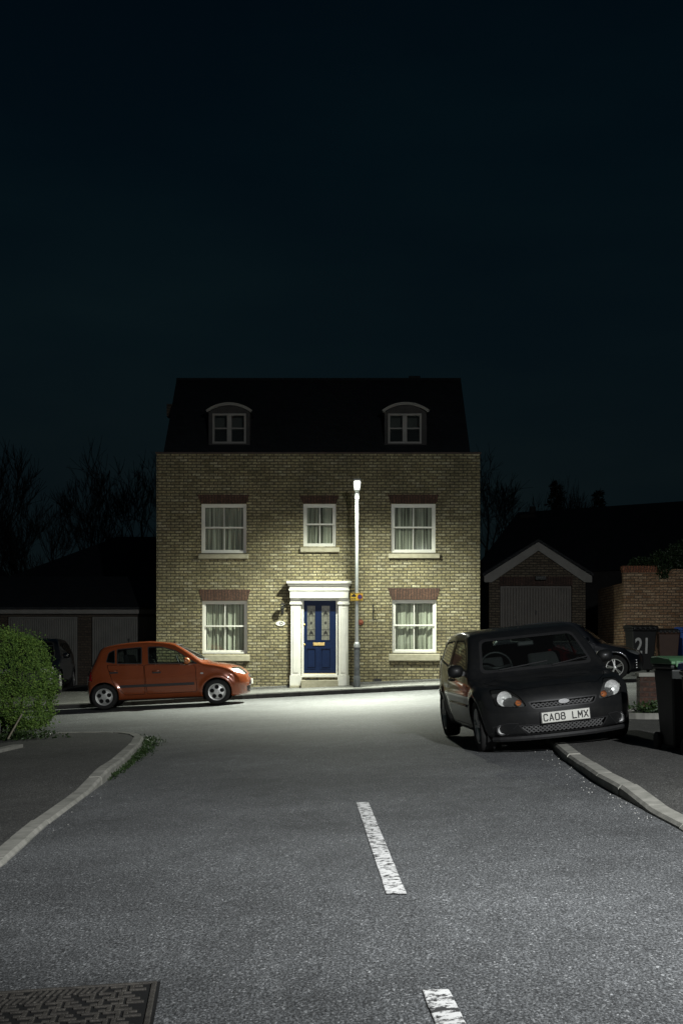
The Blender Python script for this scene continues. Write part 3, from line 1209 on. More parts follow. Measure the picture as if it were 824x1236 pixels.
def headbox(mb, rings):
    n0 = len(mb.v)
    for w, y, za, zb in rings:
        mb.v += [tilt(q) for q in ((-w, y, za), (w, y, za), (w, y, zb), (-w, y, zb))]
    for i in range(len(rings) - 1):
        for k in range(4):
            j = (k + 1) % 4
            mb.f.append((n0 + i * 4 + k, n0 + i * 4 + j, n0 + i * 4 + 4 + j, n0 + i * 4 + 4 + k))
            mb.m.append(0)
    mb.f += [(n0, n0 + 1, n0 + 2, n0 + 3), tuple(n0 + 4 * (len(rings) - 1) + k for k in (3, 2, 1, 0))]
    mb.m += [0, 0]


headbox(hd, [(.045, .06, -.035, .04), (.05, -.12, -.035, .05), (.085, -.26, -.03, .07), (.092, -.72, -.03, .05), (.08, -.8, -.025, .02)])
head = hd.build('head', M['galv'], lamp, bevel=.012)
df = MB()
headbox(df, [(.055, -.3, -.045, -.0305), (.08, -.72, -.045, -.0305), (.06, -.785, -.04, -.0305)])
df.build('diffuser', M['lamp_led'], head)
m = MB()
m.lathe([(.055, zt - .26), (.06, zt - .24), (.06, zt - .1), (.05, zt - .06)], (0, 0, 0), 'z', 16)
m.build('spigot', M['galv'], lamp, smooth=True)
LAMP_POS = (PX + .03, PY - .55, PZ + zt - .1 - .08 + .55 * math.sin(tl))

# sign clipped to the column
sz = CH - (720.5 - HY) / F * 33.6
sg = thing('street_sign', 'small yellow sign with a car pictogram and blue disc strapped to the lamp column', 'sign', (PX - .005, PY - .052, sz))
m = MB()
m.box(-.155, .155, -.006, 0, -.1, .1)
pl = m.build('sign_plate', M['sign_yellow'], sg, bevel=.002)
m = MB()
bars(m, -.148, .148, -.093, .093, .009, -.0085, -.0065)
m.build('border', M['ink'], sg)
m = MB()    # tow-truck like pictogram
m.prism([(-.13, .005), (-.13, .045), (-.10, .05), (-.085, .075), (-.05, .075), (-.035, .048), (-.015, .044), (-.015, .005)], 'y', -.0085, -.0065)
m.build('pictogram', M['ink'], sg)
m = MB()
m.box(-.13, -.1, -.0085, -.0065, -.06, -.03)
m.box(-.09, -.06, -.0085, -.0065, -.06, -.03)
m.box(-.05, -.02, -.0085, -.0065, -.06, -.03)
m.build('wording', M['ink'], sg)
m = MB()
m.lathe([(0, -.009), (.058, -.009), (.058, -.0065)], (.08, 0, .005), 'y', 28)
ds = m.build('disc', M['sign_blue'], sg)
m = MB()
m.lathe([(.047, -.0095), (.047, -.0108), (.060, -.0108), (.060, -.0066)], (.08, 0, .005), 'y', 28)
m.build('disc_ring', pmat('sign_red', (.35, .02, .02), None, 5, .5), ds)
for q in (-.06, .03):
    m = MB()
    m.lathe([(.05, q), (.056, q), (.056, q + .03), (.05, q + .03)], (.005, .052, 0), 'z', 18)
    m.build('strap', M['galv'], sg)
# ================================================================== LEFT GARAGES
YG = 40.0
SG = YG / F


def gx_(px):
    return (px - CX) * SG


def gzz(py):
    return CH - (py - HY) * SG


lg = thing('garage_block', 'low block with two pale garage doors beyond the orange car', 'garage')
gl_, gr_ = -13.5, -4.95
doors = [(gx_(-86), gx_(-2)), (gx_(9), gx_(94)), (gx_(110.5), gx_(187.5) + .3)]
zt = gzz(744)
w = MB()
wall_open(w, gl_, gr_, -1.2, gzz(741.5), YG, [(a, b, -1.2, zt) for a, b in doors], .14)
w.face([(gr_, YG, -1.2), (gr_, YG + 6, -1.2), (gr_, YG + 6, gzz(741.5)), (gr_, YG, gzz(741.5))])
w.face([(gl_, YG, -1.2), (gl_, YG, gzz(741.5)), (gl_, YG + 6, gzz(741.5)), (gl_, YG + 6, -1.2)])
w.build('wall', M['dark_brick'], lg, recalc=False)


def garage_door(a, b, z0, z1, y, m, parent, ribs=30):
    d = MB()
    n = ribs
    bars(d, a, b, z0, z1, .05, y - .02, y + .02)
    ww = (b - a - .1) / n
    for i in range(n):
        x = a + .05 + i * ww
        d.prism([(x, y + .012), (x + ww * .2, y - .004), (x + ww * .8, y - .004), (x + ww, y + .012)], 'z', z0 + .0501, z1 - .0501)
    o = d.build('garage_door', m, parent)
    h = MB()
    zh = z0 + (z1 - z0) * .66
    xm = (a + b) / 2
    h.box(xm - .03, xm + .03, y - .045, y - .0201, zh - .03, zh + .03)
    h.box(xm - .012, xm + .012, y - .06, y - .0451, zh - .1, zh + .02)
    h.build('handle', M['iron'], o, bevel=.005)
    return o


for a, b in doors:
    xm = (a + b) / 2
    garage_door(a + .02, b - .02, gz(xm, YG) + .13, zt - .01, YG + .1, M['gdoor'], lg)
f = MB()
f.box(gl_ - .1, gr_ + .02, YG - .25, YG - .2, gzz(740.5), gzz(734.8))
f.box(gl_ - .1, gr_ + .02, YG - .1999, YG + .02, gzz(741.2), gzz(740.6))
f.build('fascia', M['fascia'], lg)
r_ = MB()
z0 = gzz(734.8) + .02
r_.hexa([(gl_ - .1, YG - .3, z0 - .05), (gr_ + .02, YG - .3, z0 - .05), (gr_ + .02, YG + 3, z0 + 1.0), (gl_ - .1, YG + 3, z0 + 1.0),
         (gl_ - .1, YG - .3, z0 + .02), (gr_ + .02, YG - .3, z0 + .02), (gr_ + .02, YG + 3, z0 + 1.1), (gl_ - .1, YG + 3, z0 + 1.1)])
r_.hexa([(gl_ - .1, YG + 3.001, z0 + 1.0), (gr_ + .02, YG + 3.001, z0 + 1.0), (gr_ + .02, YG + 6.3, z0 - .05), (gl_ - .1, YG + 6.3, z0 - .05),
         (gl_ - .1, YG + 3.001, z0 + 1.1), (gr_ + .02, YG + 3.001, z0 + 1.1), (gr_ + .02, YG + 6.3, z0 + .02), (gl_ - .1, YG + 6.3, z0 + .02)])
r_.build('roof', M['slate'], lg)


# dark houses behind ---------------------------------------------------
def hip_house(label, x0, x1, y0, y1, ze, zr, hip0, hip1, chim=None, rot=0., piv=(0, 0)):
    t = thing('house', label, 'house')
    ym = (y0 + y1) / 2
    wm = MB()
    wm.box(x0 + .3, x1 - .3, y0 + .3, y1 - .3, -.5, ze)
    if hip1 == 0:
        wm.prism([(y0 + .3, ze + .001), (y1 - .3, ze + .001), (ym, zr - .15)], 'x', x1 - .32, x1 - .301)
    if hip0 == 0:
        wm.prism([(y0 + .3, ze + .001), (y1 - .3, ze + .001), (ym, zr - .15)], 'x', x0 + .301, x0 + .32)
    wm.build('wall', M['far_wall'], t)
    rm = MB()
    a, b = (x0 + hip0, ym, zr), (x1 - hip1, ym, zr)
    c = [(x0, y0, ze), (x1, y0, ze), (x1, y1, ze), (x0, y1, ze)]
    rm.face([c[0], c[1], b, a])
    rm.face([c[2], c[3], a, b])
    if hip0:
        rm.face([c[3], c[0], a])
    if hip1:
        rm.face([c[1], c[2], b])
    rm.build('roof', M['slate'], t, recalc=False)
    if chim:
        cm = MB()
        cx, cy, cw, ct = chim
        cm.box(cx - cw, cx + cw, cy - .4, cy + .4, zr - 2.2, ct)
        cm.box(cx - cw - .06, cx + cw + .06, cy - .46, cy + .46, ct, ct + .14)
        cm.lathe([(.0, ct + .5), (.13, ct + .5), (.15, ct + .14)], (cx, cy, 0), 'z', 10)
        cm.build('chimney', M['far_wall'], t)
    # a couple of dark windows so that it is a house from elsewhere too
    for k in range(2):
        wx = x0 + (x1 - x0) * (.3 + .4 * k)
        pm = MB()
        bars(pm, wx - .6, wx + .6, 1.2, 2.5, .07, y0 + .25, y0 + .299)
        pm.box(wx - .53, wx + .53, y0 + .27, y0 + .2985, 1.27, 2.43)
        pm.build('window', M['dark_room'], t)
    return t


def far(px, py, Y):
    return P(px, py, Y)


yb = 56.
hip_house('dark house with a hipped roof between the garages and the bare trees', far(-10, 0, yb)[0], far(320, 0, yb)[0], 52, 60, 3.4, far(0, 648, yb)[2], 5.2, 3.)
hip_house('dark gabled house at the far left behind the hedge', far(-330, 0, 58)[0], far(26, 0, 58)[0], 54, 62, 3.0, far(0, 664, 58)[2], 0, 1.6)
yb = 55.
rh = hip_house('long dark roofed house with a chimney behind the gabled garage', far(640, 0, yb)[0] - 1.0, far(826, 0, yb)[0] + 1.0, 51, 59, 4.2, far(0, 611, yb)[2], 0, 0, (far(640, 0, yb)[0] - .3, 55., .28, far(0, 620, yb)[2]))
pv = Vector((far(733, 0, yb)[0], 55., 0))
ra = math.radians(-36)
rh.rotation_euler = (0, 0, ra)
rh.location = pv - Matrix.Rotation(ra, 3, 'Z') @ pv

M['lintel_dark'] = brick_mat('dark_soldier_brick', [(.06, .035, .028), (.08, .045, .035)], (.035, .028, .024), bw=.074, rh=1.9, ms=.009)
# ================================================================== GABLED GARAGE
gg = thing('gabled_garage', 'small brown brick garage with pale bargeboards right of the house', 'garage')
YR = 40.
x0, x1 = gx_(590), gx_(706)
ze = gzz(697)
xa, za = gx_(648.5), gzz(660)
dh = (gx_(603), gx_(690), .3, gzz(707))
w = MB()
wall_open(w, x0, x1, .0, ze, YR, [dh], .12)
w.face([(x0, YR, ze), (x1, YR, ze), (xa, YR, za)])
w.face([(x0, YR, 0), (x0, YR, ze), (x0, YR + 5.5, ze), (x0, YR + 5.5, 0)])
w.face([(x1, YR, 0), (x1, YR + 5.5, 0), (x1, YR + 5.5, ze), (x1, YR, ze)])
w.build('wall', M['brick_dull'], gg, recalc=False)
garage_door(dh[0] + .02, dh[1] - .02, gz(6, YR) + .02, dh[3] - .01, YR + .08, M['gdoor2'], gg, 24)
l_ = MB()
l_.box(dh[0] - .01, dh[1] + .01, YR - .012, YR + .08, dh[3] + .001, dh[3] + .27)
l_.build('lintel', M['lintel_dark'], gg)
b_ = MB()
L0, R0, A0 = (gx_(583.5), gzz(703)), (gx_(713), gzz(703)), (gx_(648.5), gzz(655.5))
bw = .2
b_.prism([(L0[0], L0[1]), (L0[0], L0[1] + bw * .9), (A0[0], A0[1] + .02), (A0[0], A0[1] - bw * 1.15), (L0[0] + bw * 1.1, L0[1])], 'y', YR - .13, YR - .09)
b_.prism([(R0[0], R0[1]), (R0[0] - bw * 1.1, R0[1]), (A0[0] + .001, A0[1] - bw * 1.15), (A0[0] + .001, A0[1] + .02), (R0[0], R0[1] + bw * .9)], 'y', YR - .13, YR - .0901)
b_.build('bargeboard', M['fascia'], gg)
r_ = MB()
for sx in (-1, 1):
    xe = L0[0] - .05 if sx < 0 else R0[0] + .05
    zz = L0[1] + bw * .85
    p = [(xe, zz), (A0[0], A0[1] + .02), (A0[0], A0[1] + .11), (xe, zz + .09)]
    r_.prism(p if sx < 0 else p[::-1], 'y', YR - .16, YR + 5.7)
r_.build('roof', M['slate'], gg)
fl = thing('flood_light', 'small dark flood light above the gabled garage door', 'light', (gx_(651), YR - .001, gzz(698)))
m = MB()
m.box(-.03, .03, -.1, -.001, -.02, .02)
m.box(-.16, .16, -.22, -.1001, -.06, .06)
m.build('housing', M['iron'], fl, bevel=.01)
m = MB()
m.box(-.14, .14, -.232, -.2201, -.045, .045)
m.build('lens', M['lens'], fl)

# ================================================================== RIGHT GARDEN WALL
gw = thing('garden_wall', 'tall buff brick garden wall with red coping behind the bins', 'wall')
y1 = 36.8
k1 = y1 / F
wx = (752 - CX) * k1
wz = CH - (691 - HY) * k1
w = MB()
w.box(wx, 16, y1, y1 + .22, -.2, wz)
w.build('wall', M['brick_warm'], gw)
w = MB()
ye = 41.
xe = (721 - CX) / F * ye
nx_, ny_ = ye - y1, -(xe - wx)
w.hexa([(wx, y1 + .221, -.2), (wx + .2, y1 + .24, -.2), (xe + .2, ye + .02, -.2), (xe, ye, -.2),
        (wx, y1 + .221, wz - .28), (wx + .2, y1 + .24, wz - .28), (xe + .2, ye + .02, wz - .28), (xe, ye, wz - .28)])
w.build('return_wall', M['brick_warm'], gw)
w = MB()
w.box(wx - .04, wx + .045 + (796 - 752) * k1, y1 - .04, y1 + .26, wz + .07, wz + .18)
w.box(wx - .02, wx + .03 + (796 - 752) * k1, y1 - .02, y1 + .24, wz + .001, wz + .069)
w.build('coping', M['coping_red'], gw)
w = MB()
w.box(wx + .06 + (796 - 752) * k1, 16, y1 - .02, y1 + .24, wz + .001, wz + .09)
w.build('capping', M['brick_warm'], gw)


def foliage(name, label, cat, blobs, n, size, m, seed, parent=None, shell=.55, asp=.6):
    """leaf faces scattered through a set of ellipsoids (centre, radii)"""
    r = random.Random(seed)
    mb = MB()
    tot = sum(b[1][0] * b[1][1] + b[1][1] * b[1][2] for b in blobs)
    for c, q in blobs:
        k = int(n * (q[0] * q[1] + q[1] * q[2]) / tot)
        for _ in range(k):
            d = rvec(r)
            t = r.uniform(shell, 1.03) + (r.random() ** 6) * .16
            p = Vector((c[0] + d.x * q[0] * t, c[1] + d.y * q[1] * t, c[2] + d.z * q[2] * t))
            ld = (d * .7 + rvec(r)).normalized()
            leaf(mb, p, ld, rvec(r), size * r.uniform(.6, 1.3), asp)
    o = mb.build(name, m, parent, recalc=False)
    if label:
        tag(o, label, cat)
    return o


iv = thing('ivy', 'dark ivy bush spilling over the top of the garden wall', 'ivy', (0, 0, 0))
c = P(800, 675, y1 + .15)
foliage('leaves', None, None, [((c[0], y1 + .1, c[2] - .05), (.42, .3, .25)), ((c[0] + .55, y1 + .2, c[2] + .12), (.5, .4, .35)), ((c[0] - .5, y1 + .2, c[2] - .1), (.4, .25, .14)), ((c[0] - .05, y1 - .03, c[2] - .32), (.16, .14, .2)), ((c[0] + 1.3, y1 + .2, c[2] + .1), (.6, .4, .3))], 5200, .085, M['ivy'], 5, iv)
m = MB()
m.tube([(c[0] + .2, y1 + .3, 1.), (c[0] + .1, y1 + .3, c[2] - .3), (c[0] + .3, y1 + .15, c[2])], .03, 6)
m.build('stem', M['bark'], iv)

# low brick wall end by the bins --------------------------------------
xq, yq = P(784, 0, 19.6)[0], 19.6
lw = thing('low_wall', 'low dark red brick wall with a flat pale coping beside the green lidded bin', 'wall')
zb_ = gz(xq, yq)
zt_ = CH - (817 - HY) / F * yq
w = MB()
w.box(xq - .15, xq + 2.6, yq, yq + .22, zb_ - .2, zt_)
w.build('wall', M['brick_red'], lw)
w = MB()
w.box(xq - .17, xq + 2.6, yq - .03, yq + .25, zt_ + .001, zt_ + .06)
w.build('coping', M['kerb'], lw, bevel=.008)

# planting bed with low edging ----------------------------------------
bx, by = P(800, 0, 18.6)[0], 18.6
ring = [(bx + .62 * math.cos(t), by + .75 * math.sin(t)) for t in np.linspace(0, 2 * PI, 29)[:-1]]
m = MB()
for (a, b) in zip(ring, ring[1:] + ring[:1]):
    ia, ib = [(bx + (p[0] - bx) * .88, by + (p[1] - by) * .88) for p in (a, b)]
    za, zb2 = gz(*a) + .11, gz(*b) + .11
    m.hexa([(*a, za - .1), (*b, zb2 - .1), (*ib, zb2 - .1), (*ia, za - .1), (*a, za + .05), (*b, zb2 + .05), (*ib, zb2 + .05), (*ia, za + .05)])
pb = thing('planting_bed', 'small round planting bed of ground cover with low stone edging by the bin', 'planting bed')
m.build('edging', M['kerb'], pb)
m = MB()
m.face([(bx + (p[0] - bx) * .9, by + (p[1] - by) * .9, gz(*p) + .125) for p in ring])
m.build('soil', M['earth'], pb, recalc=False)
foliage('ground_cover', None, None, [((bx + .05, by + .1, gz(bx, by) + .16), (.48, .5, .1))], 1300, .06, M['weed'], 12, pb, .2)

# ================================================================== BINS
def wheelie_bin(label, px, Y, m_body, m_lid, rotz, scale=1., wheels=True):
    x = (px - CX) / F * Y
    return wheelie_at(label, x, Y, m_body, m_lid, rotz, scale)


def wheelie_at(label, x, y, m_body, m_lid, rotz, scale=1., zoff=None):
    t = thing('wheelie_bin', label, 'bin', (x, y, gz(x, y) + (.11 if zoff is None else zoff)), (0, 0, rotz), 'wheelie bins by the garden wall')
    t.scale = (scale,) * 3
    b = MB()
    bt = [(-.22, -.24), (.22, -.24), (.22, .2), (-.22, .2)]
    tp = [(-.28, -.34), (.28, -.34), (.28, .28), (-.28, .28)]
    b.hexa([(*p, .05) for p in bt] + [(*p, .93) for p in tp])
    b.hexa([(-.295, -.355, .9301), (.295, -.355, .9301), (.295, .295, .9301), (-.295, .295, .9301), (-.3, -.36, .985), (.3, -.36, .985), (.3, .3, .985), (-.3, .3, .985)])
    body = b.build('body', m_body, t, bevel=.02)
    rb = MB()
    for s in (-1, 1):
        rb.hexa([(s * .1 - .02, -.262, .2), (s * .1 + .02, -.262, .2), (s * .1 + .02, -.23, .2), (s * .1 - .02, -.23, .2),
                 (s * .13 - .02, -.342, .8), (s * .13 + .02, -.342, .8), (s * .13 + .02, -.31, .8), (s * .13 - .02, -.31, .8)])
    l = MB()
    prof = [(-.4, .985), (-.4, 1.02), (-.3, 1.055), (.1, 1.08), (.3, 1.07), (.33, 1.03), (.33, .99)]
    l.prism(prof, 'x', -.305, .305)
    for k in range(5):
        l.box(-.26 + k * .115, -.2 + k * .115, -.425, -.401, .955, 1.03)
    l.build('lid', m_lid, t, bevel=.015)
    h = MB()
    h.tube([(-.24, .31, .95), (-.24, .39, .98), (.24, .39, .98), (.24, .31, .95)], .016, 8)
    h.build('handle', m_body, t)
    for s in (-1, 1):
        wm = MB()
        wm.lathe([(.0, -.025), (.07, -.025), (.1, -.02), (.1, .02), (.07, .025), (0, .025)], (s * .25, .22, .1), 'x', 20)
        wm.build('wheel', M['rubber'], t)
    return t


wheelie_at('dark bin with a green lid standing on the footway near the right kerb', 3.42, 13.45, M['bin_dark'], M['bin_green'], .1, .87, .06)
wheelie_at('dark bin with a blue lid in front of the green lidded bin', 3.43, 12.5, M['bin_black'], M['bin_blue'], .05, .82, .06)
b21 = wheelie_bin('black wheelie bin with a white painted 21 by the garden wall', 772, 34.4, M['bin_black'], M['bin_black'], 0.08, 1.12)
text('house_number', '21', .5, M['digit'], b21, (-.04, -.307, .58), (PI / 2 + .113, 0, 0), .003, sx=.72, fat=.008)
wheelie_bin('brown wheelie bin between the numbered bin and the blue bin', 804, 34.9, M['bin_brown'], M['bin_black'], -.05, .97)
wheelie_bin('blue wheelie bin under the garden wall at the far right', 831, 34.7, M['bin_blue'], M['bin_blue'], .03)

# ================================================================== HEDGE
hg = thing('hedge', 'clipped rounded green hedge on the left footway', 'hedge')
yh = 19.2
hx0 = P(66, 0, yh)[0]
zb_ = gz(-4.6, yh) + .1
ztop = CH - (762 - HY) / F * yh


def hedge_leaves():
    """clipped hedge: leaves over the front, the top and the right-hand end of an uneven block"""
    r = random.Random(21)
    mb = MB()
    k = yh / F
    sil = [(-130, 758), (-60, 764), (-20, 760), (8, 762), (26, 769), (44, 779), (56, 795), (63, 818), (64, 840), (60, 862), (52, 877), (38, 880), (26, 876), (10, 868), (-10, 862), (-40, 860), (-130, 860)]
    sil = [((px - 19 - CX) * k, CH - (py - HY) * k) for px, py in sil]
    sil = [tuple(p) for p in catmull_open(sil)]
    P_ = np.array(sil)
    lo, hi = P_.min(0), P_.max(0)
    pts = []
    rs = np.random.RandomState(4)
    while len(pts) < 30000:
        q = rs.uniform(lo, hi, (20000, 2))
        dd = -hedge_sdf(P_, q[:, 0], q[:, 1])
        for (x, z), e in zip(q[dd > 0], dd[dd > 0]):
            pts.append((x, z, e))
    for x, z, e in pts[:30000]:
        y = yh + .3 * (1 - min(1, e / .3)) ** 2 + .045 * math.sin(6 * x + 2 * z) + .04 * math.sin(9 * z - 3 * x) + .03 * math.sin(21 * x + 17 * z)
        y += abs(r.gauss(0, .05)) - (r.random() ** 9) * .09
        ld = (Vector((0, -.7, .25)) + rvec(r) * .9).normalized()
        leaf(mb, Vector((x, y, z)), ld, rvec(r), r.uniform(.02, .042), .62)
    n = len(sil)
    L = [math.dist(sil[i], sil[(i + 1) % n]) for i in range(n)]
    for i in range(n):
        a, b = Vector(sil[i]), Vector(sil[(i + 1) % n])
        if a.x < -6.2 and b.x < -6.2:
            continue
        nr = Vector(((b - a).y, -(b - a).x)).normalized() * -1
        for _ in range(int(3600 * L[i])):
            t, y = r.random(), yh + .25 + 1.2 * r.random()
            p = a.lerp(b, t)
            o = .03 * math.sin(8 * y + 5 * p.x) + .03 * math.sin(11 * p.y) - abs(r.gauss(0, .05)) + (r.random() ** 8) * .13
            ld = (Vector((nr.x, 0, nr.y)) * .7 + rvec(r) * .9).normalized()
            leaf(mb, Vector((p.x + nr.x * o, y, p.y + nr.y * o)), ld, rvec(r), r.uniform(.02, .045), .62)
    return mb


def catmull_open(p, n=4):
    out = []
    k = len(p)
    for i in range(k):
        p0, p1, p2, p3 = [np.array(p[(i + j) % k]) for j in (-1, 0, 1, 2)]
        for t in np.linspace(0, 1, n, endpoint=False):
            out.append(.5 * (2 * p1 + (p2 - p0) * t + (2 * p0 - 5 * p1 + 4 * p2 - p3) * t * t + (3 * p1 - p0 - 3 * p2 + p3) * t ** 3))
    return out


def hedge_sdf(poly, X, Z):
    d = np.full(X.shape, 1e9)
    ins = np.zeros(X.shape, bool)
    for i in range(len(poly)):
        a, b = poly[i], poly[(i + 1) % len(poly)]
        e = b - a
        t = np.clip(((X - a[0]) * e[0] + (Z - a[1]) * e[1]) / (e @ e + 1e-12), 0, 1)
        d = np.minimum(d, (X - a[0] - e[0] * t) ** 2 + (Z - a[1] - e[1] * t) ** 2)
        if abs(e[1]) > 1e-12:
            ins ^= ((a[1] > Z) != (b[1] > Z)) & (X < e[0] * (Z - a[1]) / e[1] + a[0])
    d = np.sqrt(d)
    return np.where(ins, -d, d)


hedge_leaves().build('foliage', M['hedge'], hg, recalc=False)
m = MB()
r = random.Random(2)
for k in range(9):
    x = hx0 - .35 - r.random() * 1.2
    y = yh + .3 + r.random() * .6
    m.tube([(x, y, zb_ - .05), (x + r.uniform(-.1, .1), y + r.uniform(-.1, .1), zb_ + .35), (x + r.uniform(-.3, .3), y + r.uniform(-.2, .2), zb_ + 1.)], [.03, .022, .01], 6)
m.build('stem', M['bark'], hg)
cn = MB()
a, b = P(10, 892, 18.9), P(27, 862, 19.15)
cn.tube([a, b], .012, 6)
tag(cn.build('garden_cane', M['stick']), 'pale cane leaning at the foot of the hedge', 'cane')
foliage('undergrowth', None, None, [((hx0 - .6, yh + .1, zb_ + .05), (.75, .35, .1))], 900, .05, M['weed'], 31, hg, .1)
# old edging stones in front of the hedge
es = MB()
e0, e1 = ground_at(-30, 915, .1), ground_at(22, 903, .1)
d = (Vector(e1) - Vector(e0)).normalized()
q = Vector((-d.y, d.x)) * .07
p = [Vector(e0) + q, Vector(e0) - q, Vector(e1) - q, Vector(e1) + q]
es.hexa([(v.x, v.y, gz(*v) + .0) for v in p] + [(v.x, v.y, gz(*v) + .15) for v in p])
tag(es.build('edging_stone', M['kerb']), 'pale edging stone in front of the hedge at the left picture edge', 'edging')

# ================================================================== TREES
def bare_tree_mesh(seed, H, levels=6, spread=.42, up=.25, fork=3):
    r = random.Random(seed)
    tr, cr = MB(), MB()

    def grow(p, d, L, rad, lv):
        n = 3 if lv < 2 else 2
        rad = max(rad, .009)
        pts, rads = [p], [rad]
        for i in range(n):
            d = (d + rvec(r) * .13 + Vector((0, 0, up * .18))).normalized()
            p = p + d * (L / n)
            pts.append(p)
            rads.append(rad * (1 - .35 * (i + 1) / n))
        (tr if lv < 2 else cr).tube(pts, rads, 7 if lv < 2 else 3, cap=False)
        if lv >= levels:
            return
        k = fork if lv < levels - 2 else fork + 1
        for i in range(k):
            t = r.uniform(.45, 1.0) if i else 1.0
            idx = min(n, max(1, int(round(t * n))))
            q = pts[idx]
            nd = (d + rvec(r) * spread * (1.25 if i else .6) + Vector((0, 0, up))).normalized()
            grow(q, nd, L * r.uniform(.62, .82), rads[idx] * (.72 if i == 0 else .55), lv + 1)
    grow(Vector((0, 0, -.3)), Vector((0, 0, 1)), H * .27, H * .022, 0)
    return tr, cr


protos = []
for i, (sd, H, sp) in enumerate(((3, 10., .5), (14, 10., .62), (29, 10., .44))):
    tr, cr = bare_tree_mesh(sd, H, 6, sp, .22)
    protos.append((tr, cr, H))
TL = ['bare leafless tree at the far left of the skyline', 'bare tree rising behind the hipped roof', 'bare spreading tree behind the dark roofs left of the house', 'low bare tree between the dark roofs on the left', 'bare tree close behind the left edge of the brick house', 'dense bare tree just right of the brick house', 'small bare tree behind the chimney', 'sparse bare tree above the long dark roof']
# (px of trunk, px top y, Y, proto, rot)
spots = [(-22, 528, 62, 0, .4), (105, 535, 66, 2, 1.2), (62, 590, 63, 1, 2.2), (34, 575, 70, 2, 5.1), (165, 538, 68, 1, 4.0), (594, 538, 64, 1, .8), (628, 590, 68, 2, 3.0), (698, 572, 70, 0, 2.4)]
done = {}
for k, (px, pt, Y, pr, rz) in enumerate(spots):
    x = (px - CX) / F * Y
    zb2 = gz(x, Y) - .1
    H = CH - (pt - HY) / F * Y - zb2
    if pr not in done:
        t = thing('bare_tree', TL[k], 'tree', group='bare winter trees behind the houses')
        protos[pr][0].build('trunk', M['bark'], t, smooth=True, recalc=False)
        protos[pr][1].build('crown', M['twig'], t, recalc=False)
        done[pr] = t
    else:
        t = copy_tree(done[pr])
        t['label'] = TL[k]
    t.location = (x, Y, zb2)
    top = max(v[2] for v in protos[pr][1].v)
    s = H / top
    t.scale = (s, s, s)
    if k == 7:
        t.scale = (s * .7, s * .7, s)
    t.rotation_euler = (0, 0, rz)


def conifer(label, px, pt, Y, seed, w=.2):
    r = random.Random(seed)
    x = (px - CX) / F * Y
    zb2 = gz(x, Y) - .1
    H = CH - (pt - HY) / F * Y - zb2
    t = thing('conifer', label, 'tree', (x, Y, zb2))
    m = MB()
    m.tube([(0, 0, 0), (0, 0, H * .97)], [H * .02, .02], 7)
    m.build('trunk', M['bark'], t)
    m = MB()
    n = 130
    for i in range(n):
        q = (i + r.random()) / n
        z = H * (.12 + .86 * q)
        R = H * w * (1 - q) ** .8 + .1
        a = r.uniform(0, 2 * PI)
        L = R * r.uniform(.6, 1.1)
        d = Vector((math.cos(a), math.sin(a), r.uniform(-.15, .45)))
        for j in range(26):
            f = r.random()
            p = Vector((0, 0, z)) + d * L * f + Vector((r.gauss(0, .05), r.gauss(0, .05), -.25 * f * f * L))
            leaf(m, p, (d + rvec(r) * .9 + Vector((0, 0, .2))), rvec(r), r.uniform(.14, .3), .3)
    m.build('crown', M['needle'], t, recalc=False)
    return t


conifer('dark conifer standing above the long roof on the right', 671, 580, 66, 3)
conifer('small dark conifer above the ridge right of the taller conifer', 722, 590, 70, 9, .13)
# ================================================================== CARS
def catmull(pts, n=8, closed=True):
    out = []
    k = len(pts)
    for i in range(k):
        p0, p1, p2, p3 = [np.array(pts[(i + j) % k][:2], float) for j in (-1, 0, 1, 2)]
        # chord-length tangents, tamed
        for t in np.linspace(0, 1, n, endpoint=False):
            m1 = (p2 - p0) * .42 * np.linalg.norm(p2 - p1) / (.5 * np.linalg.norm(p2 - p0) + 1e-9) * .5 * 2
            m2 = (p3 - p1) * .42 * np.linalg.norm(p2 - p1) / (.5 * np.linalg.norm(p3 - p1) + 1e-9) * .5 * 2
            h00, h10, h01, h11 = 2 * t**3 - 3 * t**2 + 1, t**3 - 2 * t**2 + t, -2 * t**3 + 3 * t**2, t**3 - t**2
            out.append(h00 * p1 + h10 * m1 + h01 * p2 + h11 * m2)
    return np.array(out)


def poly_sdf(poly, X, Z):
    d = np.full(X.shape, 1e9)
    ins = np.zeros(X.shape, bool)
    n = len(poly)
    for i in range(n):
        a, b = poly[i], poly[(i + 1) % n]
        e = b - a
        wx, wz = X - a[0], Z - a[1]
        t = np.clip((wx * e[0] + wz * e[1]) / (e @ e + 1e-12), 0, 1)
        d = np.minimum(d, (wx - e[0] * t)**2 + (wz - e[1] * t)**2)
        c = (a[1] > Z) != (b[1] > Z)
        if abs(b[1] - a[1]) > 1e-12:
            ins ^= c & (X < e[0] * (Z - a[1]) / (b[1] - a[1]) + a[0])
    d = np.sqrt(d)
    return np.where(ins, -d, d)


